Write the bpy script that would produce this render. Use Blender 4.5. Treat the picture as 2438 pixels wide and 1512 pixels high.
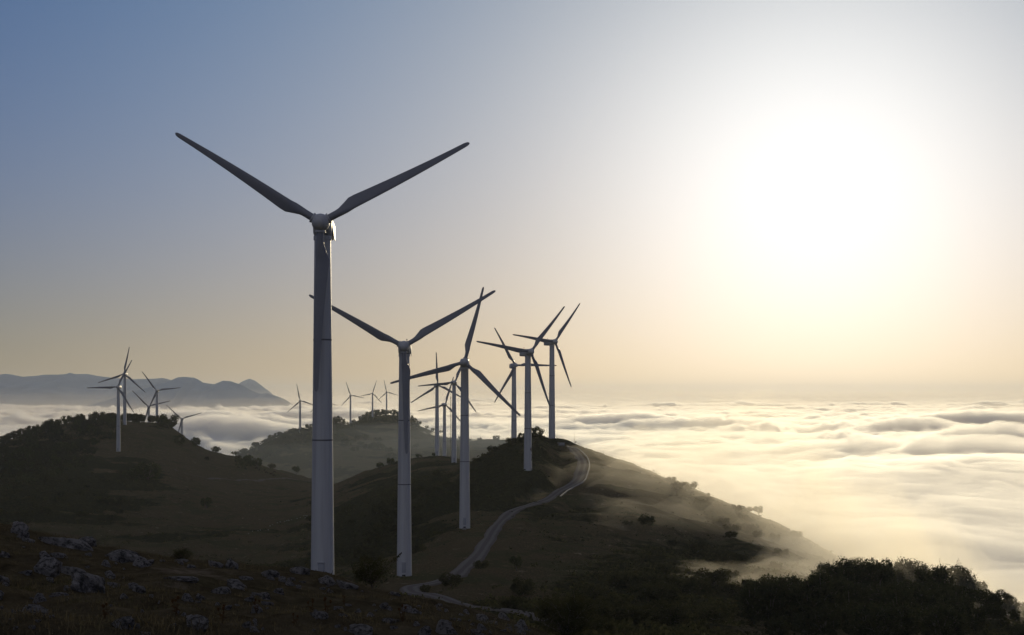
import bpy, bmesh, math, random
import numpy as np
from mathutils import Vector, Matrix

for o in list(bpy.data.objects):
    bpy.data.objects.remove(o)
S = bpy.context.scene
C = S.collection
R = math.radians

# ------------------------------------------------------------------ camera, sky, sun, exposure
F, CU, VH = 3400.0, 1218.5, 945.0          # focal length, centre column and eye-level row of a 2437 wide picture
cam = bpy.data.cameras.new('camera')
cam.sensor_width = 36.0
cam.lens = 36.0 * F / 2437.0
cam.shift_y = (VH - 756.0) / 2437.0
cam.clip_start, cam.clip_end = 0.5, 200000.0
co = bpy.data.objects.new('camera', cam)
C.objects.link(co)
co.location = (0, 0, 0)
co.rotation_euler = (R(90), 0, 0)
S.camera = co

SUN_AZ = math.atan2(1950 - CU, F)           # to the right of straight ahead
SUN_EL = math.atan2((VH - 455) * math.cos(SUN_AZ), F)
SUN_DIR = Vector((math.sin(SUN_AZ) * math.cos(SUN_EL), math.cos(SUN_AZ) * math.cos(SUN_EL), math.sin(SUN_EL)))

W = bpy.data.worlds.new('World')
S.world = W
W.use_nodes = True
nt = W.node_tree
nt.nodes.clear()
N = nt.nodes.new
L = nt.links.new
sky = N('ShaderNodeTexSky')
sky.sky_type = 'NISHITA'
sky.sun_disc = False
sky.sun_elevation = SUN_EL
sky.sun_rotation = SUN_AZ
sky.altitude = 900
sky.air_density = 1.5
sky.dust_density = 1.0
sky.ozone_density = 1.0
bg = N('ShaderNodeBackground')
bg.inputs['Strength'].default_value = 0.080
out = N('ShaderNodeOutputWorld')
tint = N('ShaderNodeMix'); tint.data_type = 'RGBA'; tint.blend_type = 'MULTIPLY'; tint.inputs[0].default_value = 1
tint.inputs[7].default_value = (0.02, 0.06, 1.0, 1)
L(sky.outputs['Color'], tint.inputs[6]); L(tint.outputs[2], bg.inputs['Color'])
# sunlight scattered by the damp morning air: an aureole round the sun and a warm band along the horizon
tc = N('ShaderNodeTexCoord')
dot = N('ShaderNodeVectorMath'); dot.operation = 'DOT_PRODUCT'
dot.inputs[1].default_value = SUN_DIR
L(tc.outputs['Generated'], dot.inputs[0])
sep = N('ShaderNodeSeparateXYZ')
L(tc.outputs['Generated'], sep.inputs[0])
def math_node(tree, op, a, b=None, clamp=False):
    n = tree.nodes.new('ShaderNodeMath'); n.operation = op; n.use_clamp = clamp
    for i, x in enumerate((a, b)):
        if x is None: continue
        if isinstance(x, (int, float)): n.inputs[i].default_value = x
        else: tree.links.new(x, n.inputs[i])
    return n.outputs[0]
def lobe(kappa): return math_node(nt, 'EXPONENT', math_node(nt, 'MULTIPLY', math_node(nt, 'SUBTRACT', dot.outputs['Value'], 1.0), kappa))
def fade(h): return math_node(nt, 'EXPONENT', math_node(nt, 'DIVIDE', math_node(nt, 'MAXIMUM', sep.outputs['Z'], 0.0), -h))
GLOW = [(6.0, (0.0, 0.079, 0.24), None), (25.0, (0.60, 0.40, 0.03), None), (10.0, (0.05, 0.045, 0.03), 0.22), (90.0, (0.70, 0.72, 0.68), None), (3.0, (0.11, 0.0, 0.0), 0.05), (5.0, (0.95, 0.0, 0.0), 0.18), (4.0, (0.0, 0.635, 0.135), 0.35), (-1.6, (0.0122, 0.0130, 0.0084), None)]  # last lobe: added fill glow from the unseen sky behind the camera
sh = bg.outputs[0]
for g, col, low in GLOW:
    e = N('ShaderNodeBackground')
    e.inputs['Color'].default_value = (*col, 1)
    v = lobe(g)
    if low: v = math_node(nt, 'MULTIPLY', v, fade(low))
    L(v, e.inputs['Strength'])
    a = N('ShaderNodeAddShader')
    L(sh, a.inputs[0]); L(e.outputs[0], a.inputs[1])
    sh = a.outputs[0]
# added warm fill glow overhead, out of view, evening out the blue skylight
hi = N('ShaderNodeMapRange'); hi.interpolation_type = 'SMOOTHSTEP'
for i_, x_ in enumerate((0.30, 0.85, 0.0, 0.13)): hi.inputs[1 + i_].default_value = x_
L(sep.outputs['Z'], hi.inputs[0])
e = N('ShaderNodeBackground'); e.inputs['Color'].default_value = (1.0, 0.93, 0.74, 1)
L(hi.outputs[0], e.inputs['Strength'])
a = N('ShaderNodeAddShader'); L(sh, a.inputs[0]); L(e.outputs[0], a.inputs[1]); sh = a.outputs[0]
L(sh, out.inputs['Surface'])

sl = bpy.data.lights.new('sun', 'SUN')
sl.energy = 2.2
sl.angle = R(0.53)
sl.color = (1.0, 0.835, 0.53)
so = bpy.data.objects.new('sun', sl)
C.objects.link(so)
so.rotation_euler = SUN_DIR.to_track_quat('Z', 'Y').to_euler()

S.view_settings.view_transform = 'Standard'
S.view_settings.look = 'None'
S.view_settings.exposure = -0.6
S.view_settings.gamma = 1.0
S.view_settings.use_curve_mapping = False
S.render.engine = 'CYCLES'
cy = S.cycles
cy.use_denoising = True
cy.max_bounces = 12
cy.diffuse_bounces = 2
cy.glossy_bounces = 2
cy.transmission_bounces = 2
cy.transparent_max_bounces = 16
cy.volume_bounces = 8
cy.sample_clamp_indirect = 8.0
cy.caustics_reflective = False
cy.caustics_refractive = False

# ------------------------------------------------------------------ small helpers
def P(u, v, D):
    return Vector(((u - CU) / F * D, D, (VH - v) / F * D))

_T = np.random.RandomState(7).permutation(4096)
_G = np.random.RandomState(11).uniform(0, 2 * math.pi, 4096)
_GX, _GY = np.cos(_G), np.sin(_G)
def perlin(x, y, seed=0):
    x = np.asarray(x, float) + seed * 37.17; y = np.asarray(y, float) - seed * 91.7
    xi, yi = np.floor(x).astype(np.int64), np.floor(y).astype(np.int64)
    xf, yf = x - xi, y - yi
    s, t = xf ** 3 * (xf * (xf * 6 - 15) + 10), yf ** 3 * (yf * (yf * 6 - 15) + 10)
    def g(i, j):
        h = _T[(_T[(xi + i) & 4095] + yi + j) & 4095]
        return _GX[h] * (xf - i) + _GY[h] * (yf - j)
    a = g(0, 0) * (1 - s) + g(1, 0) * s
    b = g(0, 1) * (1 - s) + g(1, 1) * s
    return (a * (1 - t) + b * t) * 1.5
def fbm(x, y, octv=4, seed=0, gain=0.5):
    r, a, f = 0, 1.0, 1.0
    for i in range(octv):
        r = r + a * perlin(x * f, y * f, seed + i * 3)
        a *= gain; f *= 2.03
    return r

def new_mesh(name, verts, faces, smooth=True, ngon=None):
    verts = np.asarray(verts, np.float32)
    me = bpy.data.meshes.new(name)
    if isinstance(faces, np.ndarray):
        k = faces.shape[1]
        me.vertices.add(len(verts)); me.vertices.foreach_set('co', verts.ravel())
        li, st, tot = faces.ravel(), np.arange(0, faces.size, k), np.full(len(faces), k)
        if ngon is not None:
            li, st, tot = np.append(li, ngon), np.append(st, faces.size), np.append(tot, len(ngon))
        me.loops.add(len(li)); me.loops.foreach_set('vertex_index', li.astype(np.int32))
        me.polygons.add(len(st))
        me.polygons.foreach_set('loop_start', st.astype(np.int32))
        me.polygons.foreach_set('loop_total', tot.astype(np.int32))
        me.update(calc_edges=True)
    else:
        me.from_pydata([tuple(map(float, v)) for v in verts], [], faces)
        me.update()
    if smooth:
        me.polygons.foreach_set('use_smooth', np.ones(len(me.polygons), bool))
    return me

def add(name, me, mat=None, parent=None, label=None, cat=None, group=None, kind=None):
    o = bpy.data.objects.new(name, me)
    C.objects.link(o)
    if mat is not None and me is not None:
        me.materials.clear(); me.materials.append(mat)
    if parent is not None: o.parent = parent
    if label: o['label'] = label
    if cat: o['category'] = cat
    if group: o['group'] = group
    if kind: o['kind'] = kind
    return o

def grid_faces(nr, nc):
    i = np.arange((nr - 1) * (nc - 1)); r, c = i // (nc - 1), i % (nc - 1)
    a = r * nc + c
    return np.stack([a, a + 1, a + nc + 1, a + nc], 1)

class MB:
    """collects verts and faces of one mesh"""
    def __init__(s): s.v, s.f = [], []
    def put(s, vs, fs):
        b = len(s.v); s.v += [tuple(v) for v in vs]; s.f += [tuple(i + b for i in f) for f in fs]
    def tube(s, pts, rad, n=8, cap=True):
        pts = [Vector(p) for p in pts]; rings = []
        for i, p in enumerate(pts):
            d = (pts[min(i + 1, len(pts) - 1)] - pts[max(i - 1, 0)]).normalized()
            a = d.orthogonal().normalized() if i == 0 else (pa - d * pa.dot(d)).normalized()
            pa = a; b = d.cross(a)
            r = rad[i] if hasattr(rad, '__len__') else rad
            rings.append([p + (a * math.cos(2 * math.pi * k / n) + b * math.sin(2 * math.pi * k / n)) * r for k in range(n)])
        vs = [v for q in rings for v in q]
        fs = [(i * n + k, i * n + (k + 1) % n, (i + 1) * n + (k + 1) % n, (i + 1) * n + k) for i in range(len(pts) - 1) for k in range(n)]
        if cap: fs += [tuple(range(n))[::-1], tuple((len(pts) - 1) * n + k for k in range(n))]
        s.put(vs, fs)
    def box(s, c, h, rot=None):
        vs = []
        for x in (-1, 1):
            for y in (-1, 1):
                for z in (-1, 1):
                    v = Vector((x * h[0], y * h[1], z * h[2]))
                    if rot is not None: v = rot @ v
                    vs.append(v + Vector(c))
        s.put(vs, [(0, 1, 3, 2), (4, 6, 7, 5), (0, 4, 5, 1), (2, 3, 7, 6), (0, 2, 6, 4), (1, 5, 7, 3)])
    def lathe(s, prof, n=32, axis='z'):
        m = len(prof); vs = []
        for r, z in prof:
            for k in range(n):
                c_, s_ = math.cos(2 * math.pi * k / n) * r, math.sin(2 * math.pi * k / n) * r
                vs.append((c_, s_, z) if axis == 'z' else (c_, z, -s_) if axis == 'y' else (z, c_, s_))
        fs = [(i * n + k, i * n + (k + 1) % n, (i + 1) * n + (k + 1) % n, (i + 1) * n + k) for i in range(m - 1) for k in range(n)]
        fs += [tuple(range(n))[::-1], tuple((m - 1) * n + k for k in range(n))]
        s.put(vs, fs)
    def mesh(s, name, smooth=True, bevel=0, angle=35):
        me = bpy.data.meshes.new(name); me.from_pydata(s.v, [], s.f); me.update()
        bm = bmesh.new(); bm.from_mesh(me)
        if bevel:
            es = [e for e in bm.edges if len(e.link_faces) == 2 and e.calc_face_angle() > R(30)]
            bmesh.ops.bevel(bm, geom=es, offset=bevel, segments=2, affect='EDGES', profile=0.5)
        bmesh.ops.recalc_face_normals(bm, faces=bm.faces)
        if smooth:
            for f in bm.faces: f.smooth = True
            for e in bm.edges:
                if len(e.link_faces) == 2 and e.calc_face_angle() > R(angle): e.smooth = False
        bm.to_mesh(me); bm.free()
        return me

# ------------------------------------------------------------------ materials
def mat(name):
    m = bpy.data.materials.new(name); m.use_nodes = True
    m.node_tree.nodes.clear()
    o = m.node_tree.nodes.new('ShaderNodeOutputMaterial')
    return m, m.node_tree, o
def ramp(t, fac, stops):
    n = t.nodes.new('ShaderNodeValToRGB')
    while len(n.color_ramp.elements) > 1: n.color_ramp.elements.remove(n.color_ramp.elements[-1])
    for i, (p, c) in enumerate(stops):
        e = n.color_ramp.elements[0] if i == 0 else n.color_ramp.elements.new(p)
        e.position = p; e.color = (*c, 1) if len(c) == 3 else c
    t.links.new(fac, n.inputs[0])
    return n.outputs['Color']
def noise(t, scale, detail=4, vec=None, rough=0.55, out='Fac'):
    n = t.nodes.new('ShaderNodeTexNoise'); n.inputs['Scale'].default_value = scale; n.inputs['Detail'].default_value = detail
    n.inputs['Roughness'].default_value = rough
    if vec is not None: t.links.new(vec, n.inputs['Vector'])
    return n.outputs[out]
def coord(t, kind='Object', scale=None):
    n = t.nodes.new('ShaderNodeTexCoord').outputs[kind]
    if scale:
        m = t.nodes.new('ShaderNodeMapping'); m.inputs['Scale'].default_value = scale
        t.links.new(n, m.inputs['Vector']); n = m.outputs[0]
    return n
def mix(t, fac, a, b, mode='MIX'):
    n = t.nodes.new('ShaderNodeMix'); n.data_type = 'RGBA'; n.blend_type = mode
    for s, x in ((0, fac), (6, a), (7, b)):
        if isinstance(x, tuple): n.inputs[s].default_value = (*x, 1)
        elif isinstance(x, (int, float)): n.inputs[s].default_value = x
        else: t.links.new(x, n.inputs[s])
    return n.outputs[2]
def bsdf(t, o, col, rough=0.6, bump=None, bump_d=0.1, bump_s=1.0, spec=0.5, metal=0):
    b = t.nodes.new('ShaderNodeBsdfPrincipled')
    if isinstance(col, tuple): b.inputs['Base Color'].default_value = (*col, 1)
    else: t.links.new(col, b.inputs['Base Color'])
    if isinstance(rough, (int, float)): b.inputs['Roughness'].default_value = rough
    else: t.links.new(rough, b.inputs['Roughness'])
    b.inputs['Specular IOR Level'].default_value = spec
    b.inputs['Metallic'].default_value = metal
    if bump is not None:
        n = t.nodes.new('ShaderNodeBump'); n.inputs['Distance'].default_value = bump_d; n.inputs['Strength'].default_value = bump_s
        t.links.new(bump, n.inputs['Height']); t.links.new(n.outputs[0], b.inputs['Normal'])
    t.links.new(b.outputs[0], o.inputs['Surface'])
    return b
def matt(t, o, col, bump=None, bump_d=0.1, bump_s=1.0):
    b = t.nodes.new('ShaderNodeBsdfDiffuse'); b.inputs['Roughness'].default_value = 1.0
    t.links.new(col, b.inputs['Color'])
    if bump is not None:
        n = t.nodes.new('ShaderNodeBump'); n.inputs['Distance'].default_value = bump_d; n.inputs['Strength'].default_value = bump_s
        t.links.new(bump, n.inputs['Height']); t.links.new(n.outputs[0], b.inputs['Normal'])
    t.links.new(b.outputs[0], o.inputs['Surface'])
def leaf_mat(name, c1, c2, trans=0.35):
    m, t, o = mat(name)
    col = ramp(t, noise(t, 0.9, 3, coord(t)), [(0.35, c1), (0.65, c2)])
    d = t.nodes.new('ShaderNodeBsdfDiffuse'); tr = t.nodes.new('ShaderNodeBsdfTranslucent'); mx = t.nodes.new('ShaderNodeMixShader')
    t.links.new(col, d.inputs[0]); t.links.new(col, tr.inputs[0]); mx.inputs[0].default_value = trans
    t.links.new(d.outputs[0], mx.inputs[1]); t.links.new(tr.outputs[0], mx.inputs[2]); t.links.new(mx.outputs[0], o.inputs['Surface'])
    return m

def turbine_paint(name, base=(0.58, 0.60, 0.57), stain=0.5, peel=None, top_stain=None):
    m, t, o = mat(name)
    v = coord(t, 'Object', (1.6, 1.6, 0.05))
    col = mix(t, math_node(t, 'MULTIPLY', ramp(t, noise(t, 1.0, 6, v), [(0.45, (0, 0, 0)), (0.75, (1, 1, 1))]), stain), base, (0.34, 0.33, 0.31))
    if top_stain:
        s = t.nodes.new('ShaderNodeSeparateXYZ'); t.links.new(coord(t), s.inputs[0])
        k = math_node(t, 'MULTIPLY', ramp(t, math_node(t, 'DIVIDE', s.outputs[2], 48.0), [(0.74, (0, 0, 0)), (0.93, (1, 1, 1))]), ramp(t, noise(t, 0.9, 4, v), [(0.3, (0.2,) * 3), (0.7, (1, 1, 1))]))
        col = mix(t, math_node(t, 'MULTIPLY', k, top_stain), col, (0.20, 0.13, 0.07))
    if peel:
        n = noise(t, 0.8, 5, coord(t, 'Object', (1, 1, 0.35)), 0.65)
        s = t.nodes.new('ShaderNodeSeparateXYZ'); t.links.new(coord(t), s.inputs[0])
        side = math_node(t, 'MULTIPLY', math_node(t, 'SUBTRACT', s.outputs[0], 0.5), 0.16)
        k = ramp(t, math_node(t, 'ADD', n, side), [(0.60, (0, 0, 0)), (0.62, (1, 1, 1))])
        col = mix(t, k, col, (0.07, 0.065, 0.06))
    bsdf(t, o, col, 0.42, noise(t, 0.35, 3, coord(t)), 0.05, 0.25)
    return m

M = {}
M['paint'] = turbine_paint('painted_steel')
M['paint_top'] = turbine_paint('painted_steel_oily', top_stain=0.75)
M['paint_peel'] = turbine_paint('painted_steel_peeling', peel=True)
m, t, o = mat('blade_gelcoat'); bsdf(t, o, mix(t, noise(t, 0.5, 4, coord(t)), (0.22, 0.235, 0.25), (0.30, 0.31, 0.32)), 0.38); M['blade'] = m
m, t, o = mat('door_steel'); bsdf(t, o, (0.36, 0.38, 0.39), 0.5); M['door'] = m
m, t, o = mat('joint_dirt'); bsdf(t, o, (0.16, 0.16, 0.15), 0.6); M['joint'] = m
m, t, o = mat('dark_opening'); bsdf(t, o, (0.03, 0.03, 0.03), 0.7); M['dark'] = m
m, t, o = mat('galvanised_steel'); bsdf(t, o, mix(t, noise(t, 8, 3, coord(t)), (0.30, 0.31, 0.32), (0.42, 0.43, 0.44)), 0.45, metal=0.6); M['steel'] = m
m, t, o = mat('weathered_wood'); bsdf(t, o, mix(t, noise(t, 6, 4, coord(t)), (0.10, 0.08, 0.06), (0.2, 0.17, 0.14)), 0.85); M['wood'] = m
m, t, o = mat('concrete'); bsdf(t, o, mix(t, noise(t, 1.5, 6, coord(t)), (0.17, 0.165, 0.15), (0.27, 0.26, 0.24)), 0.75, noise(t, 6, 5, coord(t)), 0.03); M['concrete'] = m
m, t, o = mat('bark'); bsdf(t, o, mix(t, noise(t, 5, 4, coord(t)), (0.05, 0.04, 0.03), (0.10, 0.085, 0.07)), 0.9, noise(t, 14, 4, coord(t)), 0.04); M['bark'] = m
M['leaf'] = leaf_mat('leaves_dark', (0.030, 0.040, 0.016), (0.060, 0.075, 0.026))
M['leaf_wood'] = leaf_mat('leaves_wood', (0.028, 0.036, 0.018), (0.055, 0.062, 0.028))
M['leaf_bush'] = leaf_mat('leaves_scrub', (0.028, 0.032, 0.013), (0.062, 0.061, 0.026))

# ------------------------------------------------------------------ the terrain: surveyed heights (picture row of the ground at a column and a distance)
ROWS = [
    (4.0,  [(-900, 2450), (500, 2480), (1500, 2560), (3300, 2800)]),
    (10.5, [(-900, 1490), (0, 1520), (400, 1535), (800, 1552), (1340, 1610), (2437, 1990), (3300, 2300)]),
    (17.0, [(-900, 1350), (0, 1392), (400, 1424), (800, 1468), (1340, 1560), (2437, 1960), (3300, 2250)]),
    (26.0, [(-900, 1240), (0, 1290), (300, 1335), (600, 1371), (780, 1390), (850, 1406), (1000, 1437), (1160, 1470), (1340, 1530), (1800, 1720), (2437, 1950), (3300, 2200)]),
    (33.0, [(-900, 1205), (0, 1258), (300, 1314), (600, 1350), (740, 1361), (795, 1370), (850, 1391), (1000, 1425), (1160, 1462), (1340, 1536), (1800, 1730), (2437, 1940)]),
    (39.0, [(-900, 1200), (0, 1256), (300, 1318), (600, 1365), (850, 1412), (1000, 1450), (1160, 1490), (1340, 1560), (2437, 1930)]),
    (60.0, [(-900, 1400), (0, 1430), (500, 1480), (1000, 1545), (1340, 1590), (1800, 1690), (2437, 1830), (3300, 2000)]),
    (110., [(-900, 1560), (0, 1560), (500, 1560), (765, 1545), (1000, 1525), (1340, 1530), (1700, 1590), (2100, 1650), (2437, 1690), (3300, 1780)]),
    (190., [(-900, 1500), (0, 1490), (500, 1460), (765, 1393), (1000, 1452), (1300, 1487), (1700, 1520), (2100, 1540), (2437, 1560), (3300, 1640)]),
    (299., [(-900, 1420), (0, 1420), (500, 1430), (765, 1412), (900, 1390), (961, 1384), (1100, 1378), (1250, 1378), (1400, 1390), (1700, 1412), (2000, 1430), (2437, 1480), (3300, 1600)]),
    (415., [(-900, 1350), (0, 1360), (500, 1375), (765, 1352), (961, 1310), (1106, 1267), (1180, 1262), (1300, 1272), (1500, 1298), (1700, 1328), (2000, 1390), (2437, 1500), (3300, 1650)]),
    (480., [(800, 1320), (961, 1262), (1106, 1212), (1237, 1210), (1350, 1222), (1500, 1235), (1700, 1270), (1900, 1330), (2150, 1420), (2437, 1500)]),
    (540., [(-900, 1270), (0, 1275), (400, 1300), (600, 1300), (765, 1280), (961, 1215), (1106, 1160), (1200, 1122), (1257, 1118), (1320, 1165), (1400, 1160), (1500, 1170), (1650, 1202), (1800, 1252), (1950, 1316), (2150, 1400), (2437, 1500), (3300, 1700)]),
    (600., [(961, 1170), (1106, 1125), (1200, 1062), (1250, 1046), (1290, 1060), (1340, 1098), (1400, 1100), (1450, 1108), (1550, 1131), (1650, 1166), (1750, 1202), (1850, 1245), (1950, 1298), (2150, 1400), (2437, 1520)]),
    (660., [(-900, 1210), (0, 1215), (400, 1240), (600, 1245), (765, 1235), (900, 1178), (1000, 1145), (1106, 1110), (1180, 1068), (1225, 1048), (1260, 1036), (1290, 1036), (1316, 1047), (1345, 1052), (1370, 1057), (1400, 1068), (1450, 1088), (1500, 1105), (1550, 1126), (1650, 1172), (1750, 1222), (1850, 1275), (2000, 1360), (2437, 1550)]),
    (730., [(1106, 1115), (1180, 1090), (1226, 1080), (1290, 1075), (1340, 1082), (1400, 1110), (1500, 1160), (1650, 1230), (1850, 1340), (2100, 1440), (2437, 1560)]),
    (860., [(-900, 1130), (0, 1140), (280, 1138), (500, 1175), (620, 1195), (740, 1185), (860, 1142), (950, 1112), (1082, 1102), (1200, 1115), (1300, 1140), (1450, 1210), (1700, 1330), (2000, 1430), (2437, 1500)]),
    (975., [(700, 1172), (800, 1152), (860, 1130), (900, 1116), (950, 1100), (1000, 1091), (1060, 1086), (1100, 1097), (1180, 1125), (1300, 1170)]),
    (1055., [(-900, 1070), (0, 1084), (150, 1078), (280, 1077), (400, 1092), (500, 1118), (600, 1145), (740, 1165), (800, 1162), (860, 1146), (950, 1120), (1060, 1110), (1150, 1130), (1300, 1180), (1500, 1240), (2437, 1400)]),
    (1170., [(-900, 1058), (0, 1062), (100, 1043), (180, 1026), (250, 1016), (295, 1013), (400, 1030), (470, 1066), (520, 1086), (600, 1110), (700, 1135), (740, 1146), (800, 1160), (1000, 1160)]),
    (1260., [(-900, 1060), (0, 1053), (100, 1030), (180, 1009), (250, 1003), (300, 1006), (370, 1008), (410, 1018), (440, 1041), (520, 1079), (600, 1103), (700, 1132), (760, 1148), (850, 1172), (1000, 1180), (1200, 1185), (1400, 1210)]),
    (1420., [(-900, 1090), (0, 1085), (180, 1055), (300, 1045), (400, 1055), (520, 1110), (620, 1150), (740, 1165), (850, 1150), (1000, 1140), (1200, 1130), (1400, 1180)]),
    (1600., [(0, 1120), (250, 1100), (430, 1105), (560, 1120), (650, 1100), (760, 1105), (850, 1095), (960, 1095), (1080, 1085), (1200, 1082), (1330, 1105), (1500, 1160)]),
    (1860., [(0, 1150), (300, 1150), (480, 1120), (560, 1084), (600, 1066), (640, 1050), (714, 1030), (770, 1032), (850, 1048), (940, 1062), (1040, 1064), (1150, 1068), (1250, 1072), (1350, 1085), (1500, 1140)]),
    (2050., [(480, 1130), (600, 1078), (700, 1035), (760, 1012), (803, 1008), (860, 1026), (940, 1040), (1040, 1050), (1150, 1056), (1250, 1060), (1340, 1072), (1420, 1100), (1500, 1150)]),
    (2300., [(0, 1150), (480, 1120), (640, 1080), (760, 1030), (834, 1013), (886, 1003), (940, 1001), (985, 1011), (1000, 1022), (1040, 1034), (1080, 1041), (1180, 1045), (1260, 1048), (1330, 1044), (1380, 1052), (1450, 1075), (1600, 1120), (2437, 1140)]),
    (2560., [(700, 1070), (800, 1030), (880, 1000), (940, 996), (990, 1015), (1050, 1045), (1180, 1060), (1330, 1065), (1500, 1110)]),
    (2900., [(-900, 1090), (0, 1070), (500, 1100), (900, 1080), (1300, 1090), (2437, 1110)]),
    (3600., [(-200, 1010), (-60, 1000), (40, 992), (85, 1001), (150, 1040), (400, 1070), (900, 1070), (2437, 1080)]),
    (4800., [(-900, 1050), (0, 1040), (900, 1050), (2437, 1050)]),
    (9000., [(-900, 1010), (900, 1010), (2437, 1010)]),
]
_cp = np.array([(u, D, v) for D, pts in ROWS for u, v in pts], float)
def _ab(u, D): return np.asarray(u, float) / 110.0, np.log(np.asarray(D, float)) / 0.085
_ca, _cb = _ab(_cp[:, 0], _cp[:, 1])
def _phi(r2): return np.sqrt(r2 + 0.25)
_n = len(_cp)
_A = np.zeros((_n + 3, _n + 3))
_A[:_n, :_n] = _phi((_ca[:, None] - _ca) ** 2 + (_cb[:, None] - _cb) ** 2)
_Q = np.stack([np.ones(_n), _ca, _cb], 1)
_A[:_n, _n:] = _Q; _A[_n:, :_n] = _Q.T
_w = np.linalg.solve(_A, np.concatenate([_cp[:, 2], np.zeros(3)]))
def v_of(u, D):
    sh_ = np.broadcast(u, D).shape
    u, D = (np.broadcast_to(x, sh_).ravel().astype(float) for x in (u, D))
    a, b = _ab(np.clip(u, -900, 3300), np.clip(D, 4, 9000))
    r = np.empty(len(a))
    for i in range(0, len(a), 20000):
        s = slice(i, i + 20000)
        r[s] = _phi((a[s, None] - _ca) ** 2 + (b[s, None] - _cb) ** 2) @ _w[:_n] + _w[_n] + _w[_n + 1] * a[s] + _w[_n + 2] * b[s]
    return r.reshape(sh_)
def bumps(x, y):
    d = np.hypot(x, y)
    near = np.clip(1 - d / 70, 0, 1)
    far = np.clip((d - 60) / 200, 0, 1)
    b = near * (0.13 * fbm(x / 1.6, y / 1.6, 4, 3, .6) + 0.10 * (np.abs(perlin(x / .75, y / .75, 15)) - .25) + 0.16 * fbm(x / 6, y / 6, 2, 5) + 0.055 * np.abs(perlin(x / 0.55, y / 0.55, 9)))
    b = b + far * (0.42 * fbm(x / 9, y / 9, 3, 6) + 1.3 * fbm(x / 46, y / 46, 5, 1, 0.58) - 2.4 * np.clip(0.16 - np.abs(perlin(x / 85 + 0.35 * perlin(x / 40, y / 40, 77), y / 60, 78)), 0, 1) / 0.16 * np.clip(d / 400, 0, 1) * 0.7 + np.clip(d / 1500, 0, 1) * 2.2 * fbm(x / 130, y / 130, 4, 2))
    return b
AM = math.atan(2080 / F)
def ground_raw(al, r):
    """height at azimuth al (0 = straight ahead, clockwise) and distance r"""
    ac = np.clip(al, -AM, AM)
    D = r * np.cos(ac)
    u = CU + F * np.tan(ac)
    k = np.clip((np.abs(al) - AM) / (math.pi - AM), 0, 1)
    z = (VH - v_of(u, D)) / F * D
    z = z * (1 - k) + (-0.045 * np.minimum(r, 2200) - 1.9) * k
    return z + bumps(r * np.sin(al), r * np.cos(al))

a_f = np.linspace(R(-23), R(23), 860)
a_s = np.concatenate([np.linspace(R(-180), R(-23), 64)[:-1], a_f, np.linspace(R(23), R(180), 64)[1:]])
r_s = np.concatenate([np.geomspace(2.5, 50, 250)[:-1], np.geomspace(50, 3200, 620), np.geomspace(3200, 120000, 50)[1:]])
AL, RR = np.meshgrid(a_s, r_s)
ZZ = np.empty_like(RR)
ZZ[:] = ground_raw(AL, RR)
far_k = np.clip((RR - 5000) / 4000, 0, 1)
ZZ = ZZ * (1 - far_k) - 165 * far_k

lr = np.log(r_s)
def ground(x, y):
    """height of the terrain mesh"""
    al, r = math.atan2(x, y), math.hypot(x, y)
    j = min(max(np.searchsorted(a_s, al) - 1, 0), len(a_s) - 2); i = min(max(np.searchsorted(r_s, r) - 1, 0), len(r_s) - 2)
    f, g = (al - a_s[j]) / (a_s[j + 1] - a_s[j]), (r - r_s[i]) / (r_s[i + 1] - r_s[i])
    return float((ZZ[i, j] * (1 - f) + ZZ[i, j + 1] * f) * (1 - g) + (ZZ[i + 1, j] * (1 - f) + ZZ[i + 1, j + 1] * f) * g)
def hit(u, v, d0, d1):
    """the place between the distances d0 and d1 where the ground is seen at column u, row v"""
    best = None
    prev = None
    for D in np.geomspace(d0, d1, 220):
        x = (u - CU) / F * D
        vv = VH - ground(x, D) * F / D
        if prev is not None and prev > v >= vv: return Vector((x, D, ground(x, D)))
        prev = vv
        if best is None or abs(vv - v) < best[0]: best = (abs(vv - v), x, D)
    return Vector((best[1], best[2], ground(best[1], best[2])))

# the gravel road: a bench cut into the slope
ROAD_UV = [(1340, 1062, 560, 668), (1356, 1063, 560, 668), (1371, 1076, 540, 655), (1383, 1092, 520, 640), (1387, 1107, 500, 620), (1383, 1126, 480, 600), (1373, 1145, 470, 580), (1356, 1160, 460, 570), (1333, 1172, 450, 560),
           (1305, 1185, 440, 550), (1267, 1200, 420, 530), (1237, 1213, 400, 510), (1210, 1226, 380, 490), (1190, 1241, 370, 480), (1174, 1262, 360, 460), (1161, 1285, 340, 440), (1143, 1316, 310, 420), (1110, 1354, 280, 380),
           (1083, 1372, 260, 360), (1052, 1382, 250, 340), (1015, 1391, 240, 330), (985, 1399, 230, 310), (972, 1408, 220, 300), (985, 1414, 210, 290), (1030, 1421, 200, 280), (1099, 1436, 190, 260), (1164, 1449, 180, 245), (1229, 1464, 160, 230), (1275, 1477, 150, 215), (1350, 1500, 130, 200)]
raw = [hit(*q) for q in ROAD_UV]
def smooth_path(pts, step, rounds=3):
    pts = [Vector(p) for p in pts]
    for _ in range(rounds):
        q = [pts[0]]
        for a, b in zip(pts, pts[1:]): q += [a.lerp(b, .25), a.lerp(b, .75)]
        q.append(pts[-1]); pts = q
    res, acc = [pts[0]], 0
    for a, b in zip(pts, pts[1:]):
        acc += (b - a).length
        if acc >= step: res.append(b); acc = 0
    return res
ROAD = smooth_path(raw, 2.5)
ROAD_W = 2.5
rp = np.array([tuple(p) for p in ROAD])
zsm = rp[:, 2].copy()
for _ in range(60): zsm[1:-1] = (zsm[:-2] + zsm[2:] + zsm[1:-1]) / 3
rp[:, 2] = zsm
XX, YY = RR * np.sin(AL), RR * np.cos(AL)
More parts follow.
